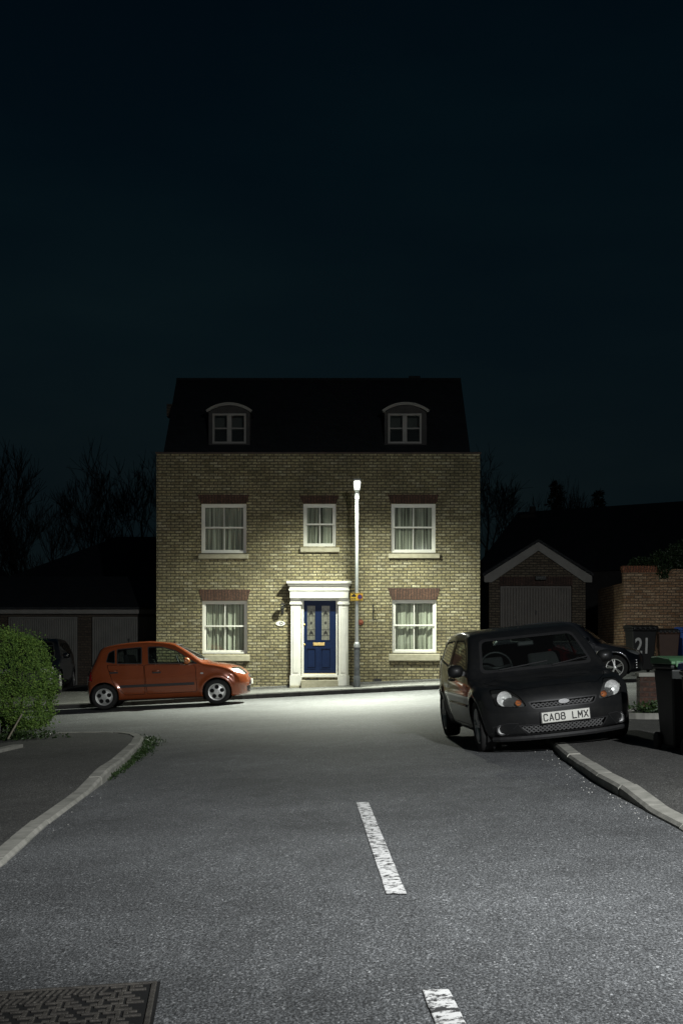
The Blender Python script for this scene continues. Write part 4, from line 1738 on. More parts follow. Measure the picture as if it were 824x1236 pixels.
class CarShape:
    """a car body as a signed distance field: side silhouette, plan widths and section"""

    def __init__(s, prof, plan, belt, wheels, R, bow=(.25, .12), tum=.36, k=.07, low=.22, barrel=.06, crease=None, rib=None):
        s.rib = rib
        s.poly = catmull(prof)
        s.x0, s.z0, s.h = s.poly[:, 0].min() - .5, s.poly[:, 1].min() - .3, .01
        nx = int((s.poly[:, 0].max() + .5 - s.x0) / s.h) + 2
        nz = int((s.poly[:, 1].max() + .3 - s.z0) / s.h) + 2
        gx, gzv = np.meshgrid(s.x0 + np.arange(nx) * s.h, s.z0 + np.arange(nz) * s.h, indexing='ij')
        s.T = poly_sdf(s.poly, gx, gzv)
        s.plan, s.belt, s.wheels, s.R, s.bow, s.tum, s.k, s.low, s.barrel = plan, belt, wheels, R, bow, tum, k, low, barrel
        s.L = s.poly[:, 0].max()
        s.H = s.poly[:, 1].max()
        s.crease = crease

    def side(s, d, z):
        u = np.clip((d - s.x0) / s.h, 0, s.T.shape[0] - 1.001)
        v = np.clip((z - s.z0) / s.h, 0, s.T.shape[1] - 1.001)
        i, j = u.astype(int), v.astype(int)
        fu, fv = u - i, v - j
        T = s.T
        return (T[i, j] * (1 - fu) + T[i + 1, j] * fu) * (1 - fv) + (T[i, j + 1] * (1 - fu) + T[i + 1, j + 1] * fu) * fv

    def W(s, d, z):
        w = np.interp(d, [p[0] for p in s.plan], [p[1] for p in s.plan])
        zb = np.interp(d, [p[0] for p in s.belt], [p[1] for p in s.belt])
        zm = s.low + .36
        lo = np.clip((zm - z) / .36, 0, 1.4)
        hi = np.clip((z - zm) / (zb - zm), 0, 1)
        w = w * (1 - s.barrel * lo**2 - .035 * hi**2)
        up = z - zb
        upp = np.where(up > .04, up - .02, np.where(up > 0, up * up / .08, 0))
        w = w - s.tum * upp
        for c in s.wheels:
            r = np.sqrt((d - c)**2 + (z - s.R)**2)
            w = w + .022 * np.exp(-((r - s.R - .06) / .05)**2) * (z > .12)
        if s.crease:
            for zc, am, wd in s.crease:
                w = w + am * np.exp(-((z - zc) / wd)**2)
        return w

    def f(s, x, d, z):
        w = np.interp(d, [p[0] for p in s.plan], [p[1] for p in s.plan])
        a = np.clip(np.abs(x) / np.maximum(w, .3), 0, 1.15)
        wf = np.clip((1.9 - d) / 1.5, 0, 1)
        wr = np.clip((d - (s.L - 1.3)) / 1.0, 0, 1)
        ds = d - s.bow[0] * a**2.6 * wf + s.bow[1] * a**2.6 * wr
        zc = z + .026 * a**2 * (z > .6) * np.clip((z - .6) / .3, 0, 1)       # crown of bonnet and roof
        if s.rib:
            xc = np.interp(d, [.15, .95], s.rib)
            t = np.clip((np.abs(x) - xc) / .05 + .5, 0, 1)
            zc = zc + .018 * t * t * (3 - 2 * t) * np.clip((1.02 - d) / .1, 0, 1) * np.clip((d - .1) / .15, 0, 1) * (z > .55)
        A = s.side(ds, zc)
        B = np.abs(x) - s.W(d, z)
        k = s.k
        h = np.clip(.5 + .5 * (A - B) / k, 0, 1)
        return B * (1 - h) + A * h + k * h * (1 - h)

    def mesh(s, h=.03):
        W = max(p[1] for p in s.plan) + .06
        xs = np.arange(-math.ceil(W / h) - .5, math.ceil(W / h) + 1) * h
        ys = np.arange(-.1, s.L + .12, h)
        zs = np.arange(s.poly[:, 1].min() - .06, s.H + .1, h)
        X, Y, Z = np.meshgrid(xs, ys, zs, indexing='ij')
        V = s.f(X, Y, Z)
        nx, ny, nz = V.shape
        neg = V < 0
        cs = [(a, b, c) for a in (0, 1) for b in (0, 1) for c in (0, 1)]
        sl = lambda a, n: slice(a, n - 1 + a)
        cnt = sum(neg[sl(a, nx), sl(b, ny), sl(c, nz)].astype(int) for a, b, c in cs)
        act = (cnt > 0) & (cnt < 8)
        I = np.argwhere(act)
        idx = np.full(act.shape, -1)
        idx[tuple(I.T)] = np.arange(len(I))
        acc = np.zeros((len(I), 3))
        num = np.zeros(len(I))
        for a in cs:
            for ax in range(3):
                if a[ax] == 0:
                    b = list(a)
                    b[ax] = 1
                    va = V[I[:, 0] + a[0], I[:, 1] + a[1], I[:, 2] + a[2]]
                    vb = V[I[:, 0] + b[0], I[:, 1] + b[1], I[:, 2] + b[2]]
                    cr = (va < 0) != (vb < 0)
                    t = np.where(cr, va / np.where(cr, va - vb, 1), 0)
                    p = I + np.array(a)
                    q = p.astype(float)
                    q[:, ax] += t
                    acc[cr] += q[cr]
                    num[cr] += 1
        pos = acc / num[:, None] * h + np.array([xs[0], ys[0], zs[0]])
        quads = []
        for ax in range(3):
            sa = [slice(1, -1)] * 3
            sb = [slice(1, -1)] * 3
            n = V.shape[ax]
            sa[ax], sb[ax] = slice(0, n - 1), slice(1, n)
            na, nb = neg[tuple(sa)], neg[tuple(sb)]
            E = np.argwhere(na != nb)
            flip = na[tuple(E.T)]
            off = np.array([1, 1, 1])
            off[ax] = 0
            E = E + off
            u, v = [(1, 2), (2, 0), (0, 1)][ax]
            du, dv = np.zeros(3, int), np.zeros(3, int)
            du[u], dv[v] = 1, 1
            c = [idx[tuple((E - o).T)] for o in (du + dv, dv, 0 * du, du)]
            q = np.stack(c, 1)
            q[~flip] = q[~flip][:, ::-1]
            quads.append(q)
        Q = np.concatenate(quads)
        Q = Q[(Q >= 0).all(1)]
        p = pos
        for _ in range(6):
            e = .006
            f0 = s.f(*p.T)
            g = np.stack([(s.f(*(p + np.eye(3)[i] * e).T) - s.f(*(p - np.eye(3)[i] * e).T)) / (2 * e) for i in range(3)], 1)
            st = (f0 / np.maximum((g * g).sum(1), .2))[:, None] * g
            p = p - np.clip(st, -.02, .02)
        bm = bmesh.new()
        vs = [bm.verts.new(q) for q in p]
        for q in Q:
            try:
                bm.faces.new([vs[i] for i in q])
            except ValueError:
                pass
        bmesh.ops.recalc_face_normals(bm, faces=bm.faces)
        return bm


def round_poly(pts, r, n=4):
    """round the corners of a convex polygon"""
    out = []
    k = len(pts)
    for i in range(k):
        p = Vector(pts[i])
        a, b = Vector(pts[i - 1]) - p, Vector(pts[(i + 1) % k]) - p
        rr = min(r, a.length * .45, b.length * .45)
        a = p + a.normalized() * rr
        b = p + b.normalized() * rr
        for t in np.linspace(0, 1, n):
            q = a.lerp(p, t).lerp(p.lerp(b, t), t)
            out.append((q.x, q.y))
    return out


def grow(pts, d):
    """offset a convex outline outwards by d (mitred)"""
    out = []
    k = len(pts)
    area = sum(pts[i][0] * pts[(i + 1) % k][1] - pts[(i + 1) % k][0] * pts[i][1] for i in range(k))
    sg = 1 if area > 0 else -1
    for i in range(k):
        p = Vector(pts[i])
        a = (p - Vector(pts[i - 1])).normalized()
        b = (Vector(pts[(i + 1) % k]) - p).normalized()
        na, nb = Vector((a.y, -a.x)) * sg, Vector((b.y, -b.x)) * sg
        n = na + nb
        n = n / max(.3, n.length_squared) * 2
        out.append(tuple(p + n * d))
    return out


AX = {'side': (1, 2), 'front': (0, 2), 'top': (0, 1)}


def carve(bm, pts, axes, cond):
    """cut the outline of a convex polygon into the shell and return the faces inside it"""
    a, b = AX[axes]
    k = len(pts)
    area = sum(pts[i][0] * pts[(i + 1) % k][1] - pts[(i + 1) % k][0] * pts[i][1] for i in range(k))
    if area < 0:
        pts = pts[::-1]
    lo = (min(p[0] for p in pts), min(p[1] for p in pts))
    hi = (max(p[0] for p in pts), max(p[1] for p in pts))
    bm.normal_update()
    cand = []
    for f in bm.faces:
        c = f.calc_center_median()
        if not cond(c, f.normal):
            continue
        us = [v.co[a] for v in f.verts]
        vs = [v.co[b] for v in f.verts]
        if max(us) > lo[0] and min(us) < hi[0] and max(vs) > lo[1] and min(vs) < hi[1]:
            cand.append(f)
    for i in range(k):
        p, q = pts[i], pts[(i + 1) % k]
        e = (q[0] - p[0], q[1] - p[1])
        if e[0]**2 + e[1]**2 < 1e-10 or not cand:
            continue
        no = [0, 0, 0]
        co = [0, 0, 0]
        no[a], no[b] = e[1], -e[0]          # outward for ccw
        co[a], co[b] = p
        geom = set(cand)
        for f in cand:
            geom.update(f.edges)
            geom.update(f.verts)
        r = bmesh.ops.bisect_plane(bm, geom=list(geom), dist=1e-5, plane_co=co, plane_no=no)
        fs = {g for g in r['geom'] if isinstance(g, bmesh.types.BMFace)} | {f for f in cand if f.is_valid}
        nv = Vector(no).normalized()
        cv = Vector(co)
        cand = [f for f in fs if (f.calc_center_median() - cv).dot(nv) < 0]
    return cand


def detach(bm, faces, name, mats, parent, push=0., keep=False, thick=0., smooth=True):
    """faces become a mesh of their own"""
    nb = bmesh.new()
    mp = {}
    for f in faces:
        for v in f.verts:
            if v not in mp:
                mp[v] = nb.verts.new(v.co + v.normal * push)
    for f in faces:
        try:
            nb.faces.new([mp[v] for v in f.verts])
        except ValueError:
            pass
    if not keep:
        bmesh.ops.delete(bm, geom=faces, context='FACES')
    me = bpy.data.meshes.new(name)
    nb.to_mesh(me)
    nb.free()
    for m in (mats if isinstance(mats, (list, tuple)) else [mats]):
        me.materials.append(m)
    if smooth:
        me.polygons.foreach_set('use_smooth', [True] * len(me.polygons))
    o = bpy.data.objects.new(name, me)
    COL.objects.link(o)
    o.parent = parent
    if thick:
        md = o.modifiers.new('thick', 'SOLIDIFY')
        md.thickness = thick
        md.offset = -1
    return o


def finish(bm, name, m, parent):
    me = bpy.data.meshes.new(name)
    bmesh.ops.remove_doubles(bm, verts=bm.verts, dist=1e-5)
    bm.to_mesh(me)
    bm.free()
    me.materials.append(m)
    me.polygons.foreach_set('use_smooth', [True] * len(me.polygons))
    o = bpy.data.objects.new(name, me)
    COL.objects.link(o)
    o.parent = parent
    return o


def wheel(parent, x, y, R, w, side, style, rim_m):
    """one wheel at lateral x; side = +1 when its outer face looks to +x"""
    t = MB()
    hw = w / 2
    rr = R * .66
    prof = [(rr, -hw * .75), (R * .8, -hw), (R * .95, -hw * .92), (R, -hw * .62), (R, hw * .62), (R * .95, hw * .92), (R * .8, hw), (rr, hw * .75)]
    t.lathe([(r, side * h) for r, h in prof], (x, y, R), 'x', 40)
    # tread grooves are rings
    ty = t.build('wheel', M['rubber'], parent, smooth=True)
    m = MB()
    o = side * hw
    m.cur = 1
    m.lathe([(.0, o * .42), (rr * .98, o * .42), (rr, o * .8)], (x, y, R), 'x', 36)
    m.cur = 0
    m.lathe([(rr * 1.0, o * .74), (rr * 1.02, o * .86), (rr * .95, o * .84), (rr * .90, o * .6)], (x, y, R), 'x', 36)
    if style == 'holes':
        m.lathe([(rr * .90, o * .6), (rr * .8, o * .72), (rr * .3, o * .82), (.0, o * .8)], (x, y, R), 'x', 36)
        for k in range(5):
            an = 2 * PI * k / 5 + .3
            cy, cz = y + rr * .60 * math.cos(an), R + rr * .60 * math.sin(an)
            m.cur = 1
            m.lathe([(.0, o * .835), (rr * .25, o * .815), (rr * .26, o * .6)], (x, cy, cz), 'x', 18)
        m.cur = 0
        m.lathe([(.0, o * .9), (rr * .16, o * .88), (rr * .18, o * .78)], (x, y, R), 'x', 18)
    else:
        for k in range(5):
            an = 2 * PI * k / 5 + .2
            c, s = math.cos(an), math.sin(an)
            for dl in (-.13, .13):
                p0 = (x + o * .72, y + rr * .12 * c, R + rr * .12 * s)
                a2 = an + dl
                p1 = (x + o * .70, y + rr * .93 * math.cos(a2), R + rr * .93 * math.sin(a2))
                m.tube([p0, p1], [rr * .1, rr * .075], 6)
        m.lathe([(.0, o * .88), (rr * .2, o * .84), (rr * .24, o * .5)], (x, y, R), 'x', 18)
    m.build('rim', [rim_m, M['gap']], ty)
    return ty


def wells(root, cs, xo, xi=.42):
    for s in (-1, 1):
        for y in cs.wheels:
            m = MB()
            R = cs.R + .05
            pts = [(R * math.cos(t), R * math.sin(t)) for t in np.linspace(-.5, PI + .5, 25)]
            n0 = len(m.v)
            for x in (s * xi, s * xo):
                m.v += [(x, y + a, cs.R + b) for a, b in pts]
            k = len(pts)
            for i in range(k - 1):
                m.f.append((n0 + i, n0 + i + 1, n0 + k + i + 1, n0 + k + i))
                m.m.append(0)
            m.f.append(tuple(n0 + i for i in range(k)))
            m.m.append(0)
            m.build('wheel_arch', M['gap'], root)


def seat(parent, x, y, z, back=.66):
    m = MB()
    m.hexa([(x - .23, y - .26, z), (x + .23, y - .26, z), (x + .23, y + .24, z), (x - .23, y + .24, z), (x - .22, y - .28, z + .16), (x + .22, y - .28, z + .16), (x + .22, y + .22, z + .12), (x - .22, y + .22, z + .12)])
    m.hexa([(x - .22, y + .16, z + .125), (x + .22, y + .16, z + .125), (x + .22, y + .3, z + .125), (x - .22, y + .3, z + .125), (x - .2, y + .34, z + back), (x + .2, y + .34, z + back), (x + .2, y + .44, z + back), (x - .2, y + .44, z + back)])
    m.hexa([(x - .12, y + .36, z + back + .03), (x + .12, y + .36, z + back + .03), (x + .12, y + .44, z + back + .03), (x - .12, y + .44, z + back + .03), (x - .11, y + .38, z + back + .2), (x + .11, y + .38, z + back + .2), (x + .11, y + .45, z + back + .2), (x - .11, y + .45, z + back + .2)])
    return smooth_angle(m.build('seat', M['cabin_lt'], parent, bevel=.04))


def interior(root, W, L, zfloor, zdash, ydash, drv, yseat):
    m = MB()
    m.box(-W + .14, W - .14, ydash - .2, L - .25, zfloor, zfloor + .06)
    m.box(-W + .16, W - .16, ydash, ydash + .42, zfloor + .3, zdash)
    m.box(-W + .14, W - .14, L - .95, L - .35, zfloor + .0601, zfloor + .42)
    m.build('cabin', M['cabin'], root, bevel=.03)
    for x in (-.36, .36):
        seat(root, x, yseat, zfloor + .12)
    bk = MB()
    bk.hexa([(-W + .2, L - 1.0, zfloor + .42), (W - .2, L - 1.0, zfloor + .42), (W - .2, L - .85, zfloor + .42), (-W + .2, L - .85, zfloor + .42),
             (-W + .24, L - .9, zfloor + .9), (W - .24, L - .9, zfloor + .9), (W - .24, L - .78, zfloor + .9), (-W + .24, L - .78, zfloor + .9)])
    bk.build('rear_seat', M['cabin_lt'], root, bevel=.04)
    s = MB()
    R, c = .185, Vector((drv, ydash + .5, zdash + .03))
    pts = []
    for k in range(25):
        a = 2 * PI * k / 24
        pts.append((c.x + R * math.cos(a), c.y - R * math.sin(a) * .42 * -1, c.z + R * math.sin(a) * .9))
    s.tube(pts, .015, 6, cap=False)
    s.tube([(c.x - R, c.y, c.z), (c.x, c.y - .04, c.z - .02), (c.x + R, c.y, c.z)], .02, 5)
    s.build('steering_wheel', M['plastic'], root, smooth=True)


def ellip(cx, cy, rx, ry, n=20):
    return [(cx + rx * math.cos(2 * PI * k / n), cy + ry * math.sin(2 * PI * k / n)) for k in range(n)]


def mirror(root, x, y, z, s, m_shell, w=.19):
    m = MB()
    rings = []
    n0 = len(m.v)
    for dy, kx, kz in ((-.075, .35, .35), (-.05, .8, .8), (.0, 1., 1.), (.035, .98, .98)):
        for k in range(16):
            a = 2 * PI * k / 16
            cx_ = abs(math.cos(a))**.7 * (1 if math.cos(a) > 0 else -1)
            cz_ = abs(math.sin(a))**.7 * (1 if math.sin(a) > 0 else -1)
            m.v.append((x + s * w * .5 + w * .5 * kx * cx_, y + dy, z + .075 * kz * cz_))
    for i in range(3):
        for k in range(16):
            j = (k + 1) % 16
            m.f.append((n0 + i * 16 + k, n0 + i * 16 + j, n0 + i * 16 + 16 + j, n0 + i * 16 + 16 + k))
            m.m.append(0)
    m.f += [tuple(n0 + k for k in range(16)), tuple(n0 + 48 + k for k in reversed(range(16)))]
    m.m += [0, 0]
    o = m.build('wing_mirror', m_shell, root, smooth=True)
    g = MB()
    g.hexa([(x + s * -.07, y - .03, z - .09), (x + s * .04, y - .03, z - .05), (x + s * .04, y + .02, z - .05), (x + s * -.07, y + .04, z - .09),
            (x + s * -.07, y - .03, z - .03), (x + s * .04, y - .03, z - .0), (x + s * .04, y + .02, z - .0), (x + s * -.07, y + .04, z - .03)])
    g.build('mirror_stalk', M['plastic'], o)
    g = MB()
    g.prism([(x + s * w * .5 + w * .43 * math.cos(t), z + .06 * math.sin(t)) for t in np.linspace(0, 2 * PI, 17)[:-1]], 'y', y + .036, y + .04)
    g.build('mirror_glass', M['chrome'], o)
    return o


def cut_ring(bm, pts, axes, cond, inset, r=.03):
    """faces inside the inset outline, and the ring between outline and inset outline"""
    lay = bm.faces.layers.int['mark']
    for f in bm.faces:
        f[lay] = 0
    outer = carve(bm, round_poly(pts, r), axes, cond)
    for f in outer:
        f[lay] = 1
    ip = round_poly(grow(pts, -inset), r * .85)
    a, b = AX[axes]
    # carve again, restricted to the marked faces
    inner = carve_marked(bm, ip, axes, lay)
    ins = set(inner)
    ring = [f for f in bm.faces if f[lay] == 1 and f not in ins]
    return inner, ring


def carve_marked(bm, pts, axes, lay):
    a, b = AX[axes]
    k = len(pts)
    area = sum(pts[i][0] * pts[(i + 1) % k][1] - pts[(i + 1) % k][0] * pts[i][1] for i in range(k))
    if area < 0:
        pts = pts[::-1]
    cand = [f for f in bm.faces if f[lay] == 1]
    for i in range(k):
        p, q = pts[i], pts[(i + 1) % k]
        e = (q[0] - p[0], q[1] - p[1])
        if e[0]**2 + e[1]**2 < 1e-10 or not cand:
            continue
        no, co = [0, 0, 0], [0, 0, 0]
        no[a], no[b] = e[1], -e[0]
        co[a], co[b] = p
        geom = set(cand)
        for f in cand:
            geom.update(f.edges)
            geom.update(f.verts)
        r = bmesh.ops.bisect_plane(bm, geom=list(geom), dist=1e-5, plane_co=co, plane_no=no)
        fs = {g for g in r['geom'] if isinstance(g, bmesh.types.BMFace)} | {f for f in cand if f.is_valid}
        nv, cv = Vector(no).normalized(), Vector(co)
        cand = [f for f in fs if (f.calc_center_median() - cv).dot(nv) < 0]
    return cand


def make_window(bm, pts, axes, cond, root, name='window', trim=.025, r=.05):
    inner, ring = cut_ring(bm, pts, axes, cond, trim, r)
    if not inner:
        print('EMPTY WINDOW', name)
        return None
    bm.normal_update()
    rg = detach(bm, ring, 'window_seal', M['plastic'], None, .001) if ring else None
    pane = detach(bm, inner, name, M['carglass'], root, -.004)
    if rg:
        rg.parent = pane
    return pane


def make_panel(bm, pts, axes, cond, root, name, m, gap=.006, r=.06):
    inner, ring = cut_ring(bm, pts, axes, cond, gap, r)
    if not inner:
        print('EMPTY PANEL', name)
        return None
    bmesh.ops.delete(bm, geom=ring, context='FACES')
    return detach(bm, [f for f in inner if f.is_valid], name, m, root)


def arches(bm, shape, extra=.035):
    for c in shape.wheels:
        pts = [(c + (shape.R + extra) * math.cos(t), shape.R + .01 + (shape.R + extra) * math.sin(t)) for t in np.linspace(0, 2 * PI, 41)[:-1]]
        for s in (-1, 1):
            fs = carve(bm, pts, 'side', lambda q, n, s=s: q.x * s > .35 and n.x * s > -.2)
            bmesh.ops.delete(bm, geom=fs, context='FACES')


def headlamp(bm, pts, axes, cond, root, bowls, r=.03, house=None):
    inner, ring = cut_ring(bm, pts, axes, cond, .007, r)
    bm.normal_update()
    hl = detach(bm, inner, 'headlight', house or M['chrome_dark'], root, -.045, keep=True)
    detach(bm, inner, 'lens', M['lens'], hl, .001)
    bmesh.ops.delete(bm, geom=[f for f in ring if f.is_valid], context='FACES')
    for (x, y, z, R, m, nm) in bowls:
        g = MB()
        g.lathe([(R, -.0), (R * .96, .012), (R * .75, .028), (R * .35, .04), (0, .042)], (x, y, z), 'y', 24)
        g.lathe([(0, .02), (R * .16, .025), (R * .2, .07)], (x, y, z), 'y', 12)
        g.build(nm, m, hl, smooth=True)
    return hl


M['chrome_dark'] = pmat('lamp_housing', (.16, .16, .16), (.08, .08, .08), 12, .35, metal=.6)


def bvh_of(bm):
    from mathutils.bvhtree import BVHTree
    return BVHTree.FromBMesh(bm)


def hit(b, o, d):
    r = b.ray_cast(Vector(o), Vector(d))
    return r[0]


SIDE = lambda s: (lambda c, n: c.x * s > .3 and n.x * s > .25)
FRONT = lambda ymax, zmin=0., zmax=9.: (lambda c, n: c.y < ymax and n.y < -.05 and zmin < c.z < zmax)


# ------------------------------------------------------------------ the black hatchback in front
def black_hatchback():
    root = thing('parked_car', 'black hatchback with lit looking headlamps parked half on the right kerb, seen from the front', 'car')
    prof = [(.0, .42), (.015, .54), (.06, .625), (.15, .69), (.38, .745), (.7, .78), (.96, .805), (1.03, .83), (1.36, 1.07), (1.64, 1.242), (1.87, 1.315), (2.4, 1.352), (3.0, 1.332), (3.42, 1.28), (3.56, 1.215),
            (3.7, .98), (3.82, .86), (3.9, .64), (3.92, .5), (3.87, .27), (3.7, .2), (2.6, .18), (1.3, .18), (.3, .175), (.06, .2), (.02, .3)]
    plan = [(-.2, .775), (.0, .775), (.25, .80), (.7, .832), (1.5, .842), (2.6, .842), (3.3, .82), (3.9, .76)]
    belt = [(0, .69), (.4, .74), (1.0, .78), (1.8, .83), (3.0, .90), (3.9, .93)]
    cs = CarShape(prof, plan, belt, (.78, 3.266), .292, bow=(.34, .14), tum=.37, k=.052, crease=[(.60, .008, .04), (.2, -.01, .05)], rib=(.36, .56))
    bm = cs.mesh(.026)
    bm.faces.layers.int.new('mark')
    B = bvh_of(bm)
    P_ = M['black_paint']
    arches(bm, cs)
    # glazing
    make_window(bm, [(-.665, .855), (.665, .855), (.56, 1.24), (-.56, 1.24)], 'front', lambda c, n: .9 < c.y < 1.95 and n.y < -.25 and n.z > .1, root, 'windscreen', .03, .07)
    for s in (-1, 1):
        make_window(bm, [(1.42, .89), (2.5, .905), (2.48, 1.25), (1.98, 1.24), (1.73, 1.145)], 'side', lambda c, n, s=s: c.x * s > .45 and n.x * s > .3 and c.z > .84, root, 'door_window', .02, .045)
        make_window(bm, [(2.6, .915), (3.42, .99), (3.36, 1.16), (3.2, 1.22), (2.58, 1.25)], 'side', lambda c, n, s=s: c.x * s > .45 and n.x * s > .3 and c.z > .84, root, 'quarter_window', .02, .06)
    make_window(bm, [(-.55, 1.0), (.55, 1.0), (.5, 1.19), (-.5, 1.19)], 'front', lambda c, n: c.y > 3.3 and n.y > .3, root, 'rear_window', .03, .07)
    # doors
    for s in (-1, 1):
        make_panel(bm, [(1.22, .27), (2.52, .26), (2.58, .885), (1.3, .85), (1.18, .6)], 'side', SIDE(s), root, 'door', P_, .007, .07)
    # bonnet
    bon = [(-.70, .9), (-.63, .62), (-.46, .27), (-.3, .175), (.3, .175), (.46, .27), (.63, .62), (.70, .9), (.45, .96), (-.45, .96)]
    make_panel(bm, bon, 'top', lambda c, n: n.z > .3 and .5 < c.z < .95 and c.y < 1.1, root, 'bonnet', P_, .006, .05)
    # headlamps
    for s in (-1, 1):
        pts = [(s * .715, .70), (s * .54, .705), (s * .45, .615), (s * .39, .512), (s * .47, .50), (s * .70, .53)]
        y1 = hit(B, (s * .595, -1, .603), (0, 1, 0)).y
        y2 = hit(B, (s * .465, -1, .55), (0, 1, 0)).y
        headlamp(bm, pts, 'front', FRONT(.8), root, [(s * .595, y1 + .012, .603, .083, M['chrome'], 'reflector'), (s * .468, y2 + .01, .552, .034, M['amber'], 'indicator')], .03)
    # upper grille
    def grille(pts, name, nx, nz, r=.03, zc=None):
        inner, ring = cut_ring(bm, pts, 'front', FRONT(.5), .014, r)
        bm.normal_update()
        gr = detach(bm, inner, name, M['gap'], root, -.03, keep=True)
        # honeycomb mesh lying just inside the opening
        lo = (min(p[0] for p in pts), min(p[1] for p in pts))
        hi = (max(p[0] for p in pts), max(p[1] for p in pts))
        ms = MB()
        pitch = .046
        ip = round_poly(grow(pts, -.012), r)

        def inside(u, v):
            return poly_sdf(np.array(ip), np.array([u]), np.array([v]))[0] < 0
        j = 0
        v = lo[1]
        while v < hi[1] + .02:
            u = lo[0] + (pitch / 2 if j % 2 else 0)
            while u < hi[0] + .02:
                for (du, dv) in ((pitch / 2, pitch * .42), (-pitch / 2, pitch * .42)):
                    if inside(u, v) and inside(u + du, v + dv):
                        a = hit(B, (u, -1, v), (0, 1, 0))
                        b = hit(B, (u + du, -1, v + dv), (0, 1, 0))
                        if a and b:
                            ms.tube([(a.x, a.y + .012, a.z), (b.x, b.y + .012, b.z)], 0.0065, 4, cap=False)
                u += pitch
            v += pitch * .42
            j += 1
        if ms.v:
            ms.build('mesh', M['grille'], gr, recalc=False)
        if ring:
            detach(bm, [f for f in ring if f.is_valid], 'surround', M['plastic'], gr, .006)
        bmesh.ops.delete(bm, geom=[f for f in inner if f.is_valid], context='FACES')
        return gr
    M['grille'] = pmat('grille_plastic', (.13, .13, .13), None, 15, .4)
    g1 = grille([(-.385, .555), (.385, .555), (.33, .468), (-.33, .468)], 'grille', 30, 5)
    g2 = grille([(-.5, .315), (.5, .315), (.41, .2), (-.41, .2)], 'lower_grille', 36, 6)
    yb = hit(B, (0, -1, .525), (0, 1, 0)).y
    m = MB()
    m.prism(ellip(0, .527, .062, .026, 24), 'y', yb - .012, yb + .01)
    m.build('badge', M['badge'], root, bevel=.004)
    # fog lamps
    for s in (-1, 1):
        h = hit(B, (s * .655, -1, .268), (0, 1, 0))
        m = MB()
        m.lathe([(.06, -.004), (.062, -.012), (.048, -.01), (.045, .02)], (h.x, h.y + .004, h.z), 'y', 22)
        fo = m.build('fog_lamp', M['plastic'], root, smooth=True)
        m = MB()
        m.lathe([(0, .02), (.03, .012), (.044, -.006)], (h.x, h.y + .003, h.z), 'y', 20)
        m.build('reflector', M['chrome'], fo, smooth=True)
        m = MB()
        pts = []
        for q in ((.49, .33), (.60, .335), (.74, .30), (.75, .235), (.6, .21)):
            hh = hit(B, (s * q[0], -1, q[1]), (0, 1, 0))
            pts.append((hh.x, hh.y - .002, hh.z))
        m.tube(pts + [pts[0]], .006, 5, cap=False)
        m.build('bezel', M['plastic'], fo)
    # splitter lip
    m = MB()
    pts = []
    for x in np.linspace(-.80, .80, 25):
        hh = hit(B, (x, -1, .205), (0, 1, 0))
        if hh:
            pts.append((x, hh.y - .012, .165 + .0 * abs(x)))
    m.tube(pts, .028, 6)
    m.build('bumper_lip', M['plastic'], root)
    # number plate
    yp_ = hit(B, (0, -1, .372), (0, 1, 0)).y
    m = MB()
    m.box(-.26, .26, yp_ - .026, yp_ - .014, .316, .427)
    pl = m.build('number_plate', M['plate'], root, bevel=.002)
    m = MB()
    m.box(-.27, .27, yp_ - .0139, yp_ + .03, .308, .435)
    m.build('plate_holder', M['plastic'], pl)
    # registration, stroke by stroke: characters 50 x 79 mm
    GL = {'C': [[(1, .82), (.82, 1), (.18, 1), (0, .82), (0, .18), (.18, 0), (.82, 0), (1, .18)]], 'A': [[(0, 0), (.5, 1), (1, 0)], [(.2, .3), (.8, .3)]],
          '0': [[(.18, 0), (0, .18), (0, .82), (.18, 1), (.82, 1), (1, .82), (1, .18), (.82, 0), (.18, 0)]],
          '8': [[(.2, .54), (.05, .68), (.05, .88), (.2, 1), (.8, 1), (.95, .88), (.95, .68), (.8, .54), (.2, .54), (0, .38), (0, .14), (.18, 0), (.82, 0), (1, .14), (1, .38), (.8, .54)]],
          'L': [[(0, 1), (0, 0), (1, 0)]], 'M': [[(0, 0), (0, 1), (.5, .35), (1, 1), (1, 0)]], 'X': [[(0, 0), (1, 1)], [(0, 1), (1, 0)]]}
    m = MB()
    cw_, ch_, gp_, stw = .041, .068, .0215, .0125
    word = 'CA08 LMX'
    xx = -(len(word) * (cw_ + gp_) - gp_) / 2
    q = 0
    for chx in word:
        for line in GL.get(chx, []):
            for (ua, va), (ub, vb) in zip(line, line[1:]):
                p0, p1 = Vector((xx + ua * cw_, .3375 + va * ch_)), Vector((xx + ub * cw_, .3375 + vb * ch_))
                dv = (p1 - p0).normalized()
                nv = Vector((-dv.y, dv.x)) * stw / 2
                p0, p1 = p0 - dv * stw * .42, p1 + dv * stw * .42
                q += 1
                m.prism([tuple(p0 + nv), tuple(p0 - nv), tuple(p1 - nv), tuple(p1 + nv)], 'y', yp_ - .0275 - .00004 * q, yp_ - .0262)
        xx += cw_ + gp_
    m.build('registration', M['ink'], pl)
    # mirrors, wipers, aerial, tax disc, rear-view mirror
    for s in (-1, 1):
        mirror(root, s * .80, 1.5, .9, s, P_)
    for (x0_, x1_) in ((-.45, .12), (.16, .62)):
        pts = []
        for q in np.linspace(0, 1, 9):
            x = x0_ + (x1_ - x0_) * q
            z = .87 + .05 * q
            hh = hit(B, (x, -1, z), (0, 1, 0))
            if hh:
                pts.append((x, hh.y - .012, hh.z + .01))
        m = MB()
        m.tube(pts, .008, 5)
        m.build('wiper', M['plastic'], root)
    m = MB()
    m.tube([(0, 1.95, 1.285), (0, 2.12, 1.48)], [.006, .003], 5)
    m.build('aerial', M['plastic'], root)
    m = MB()
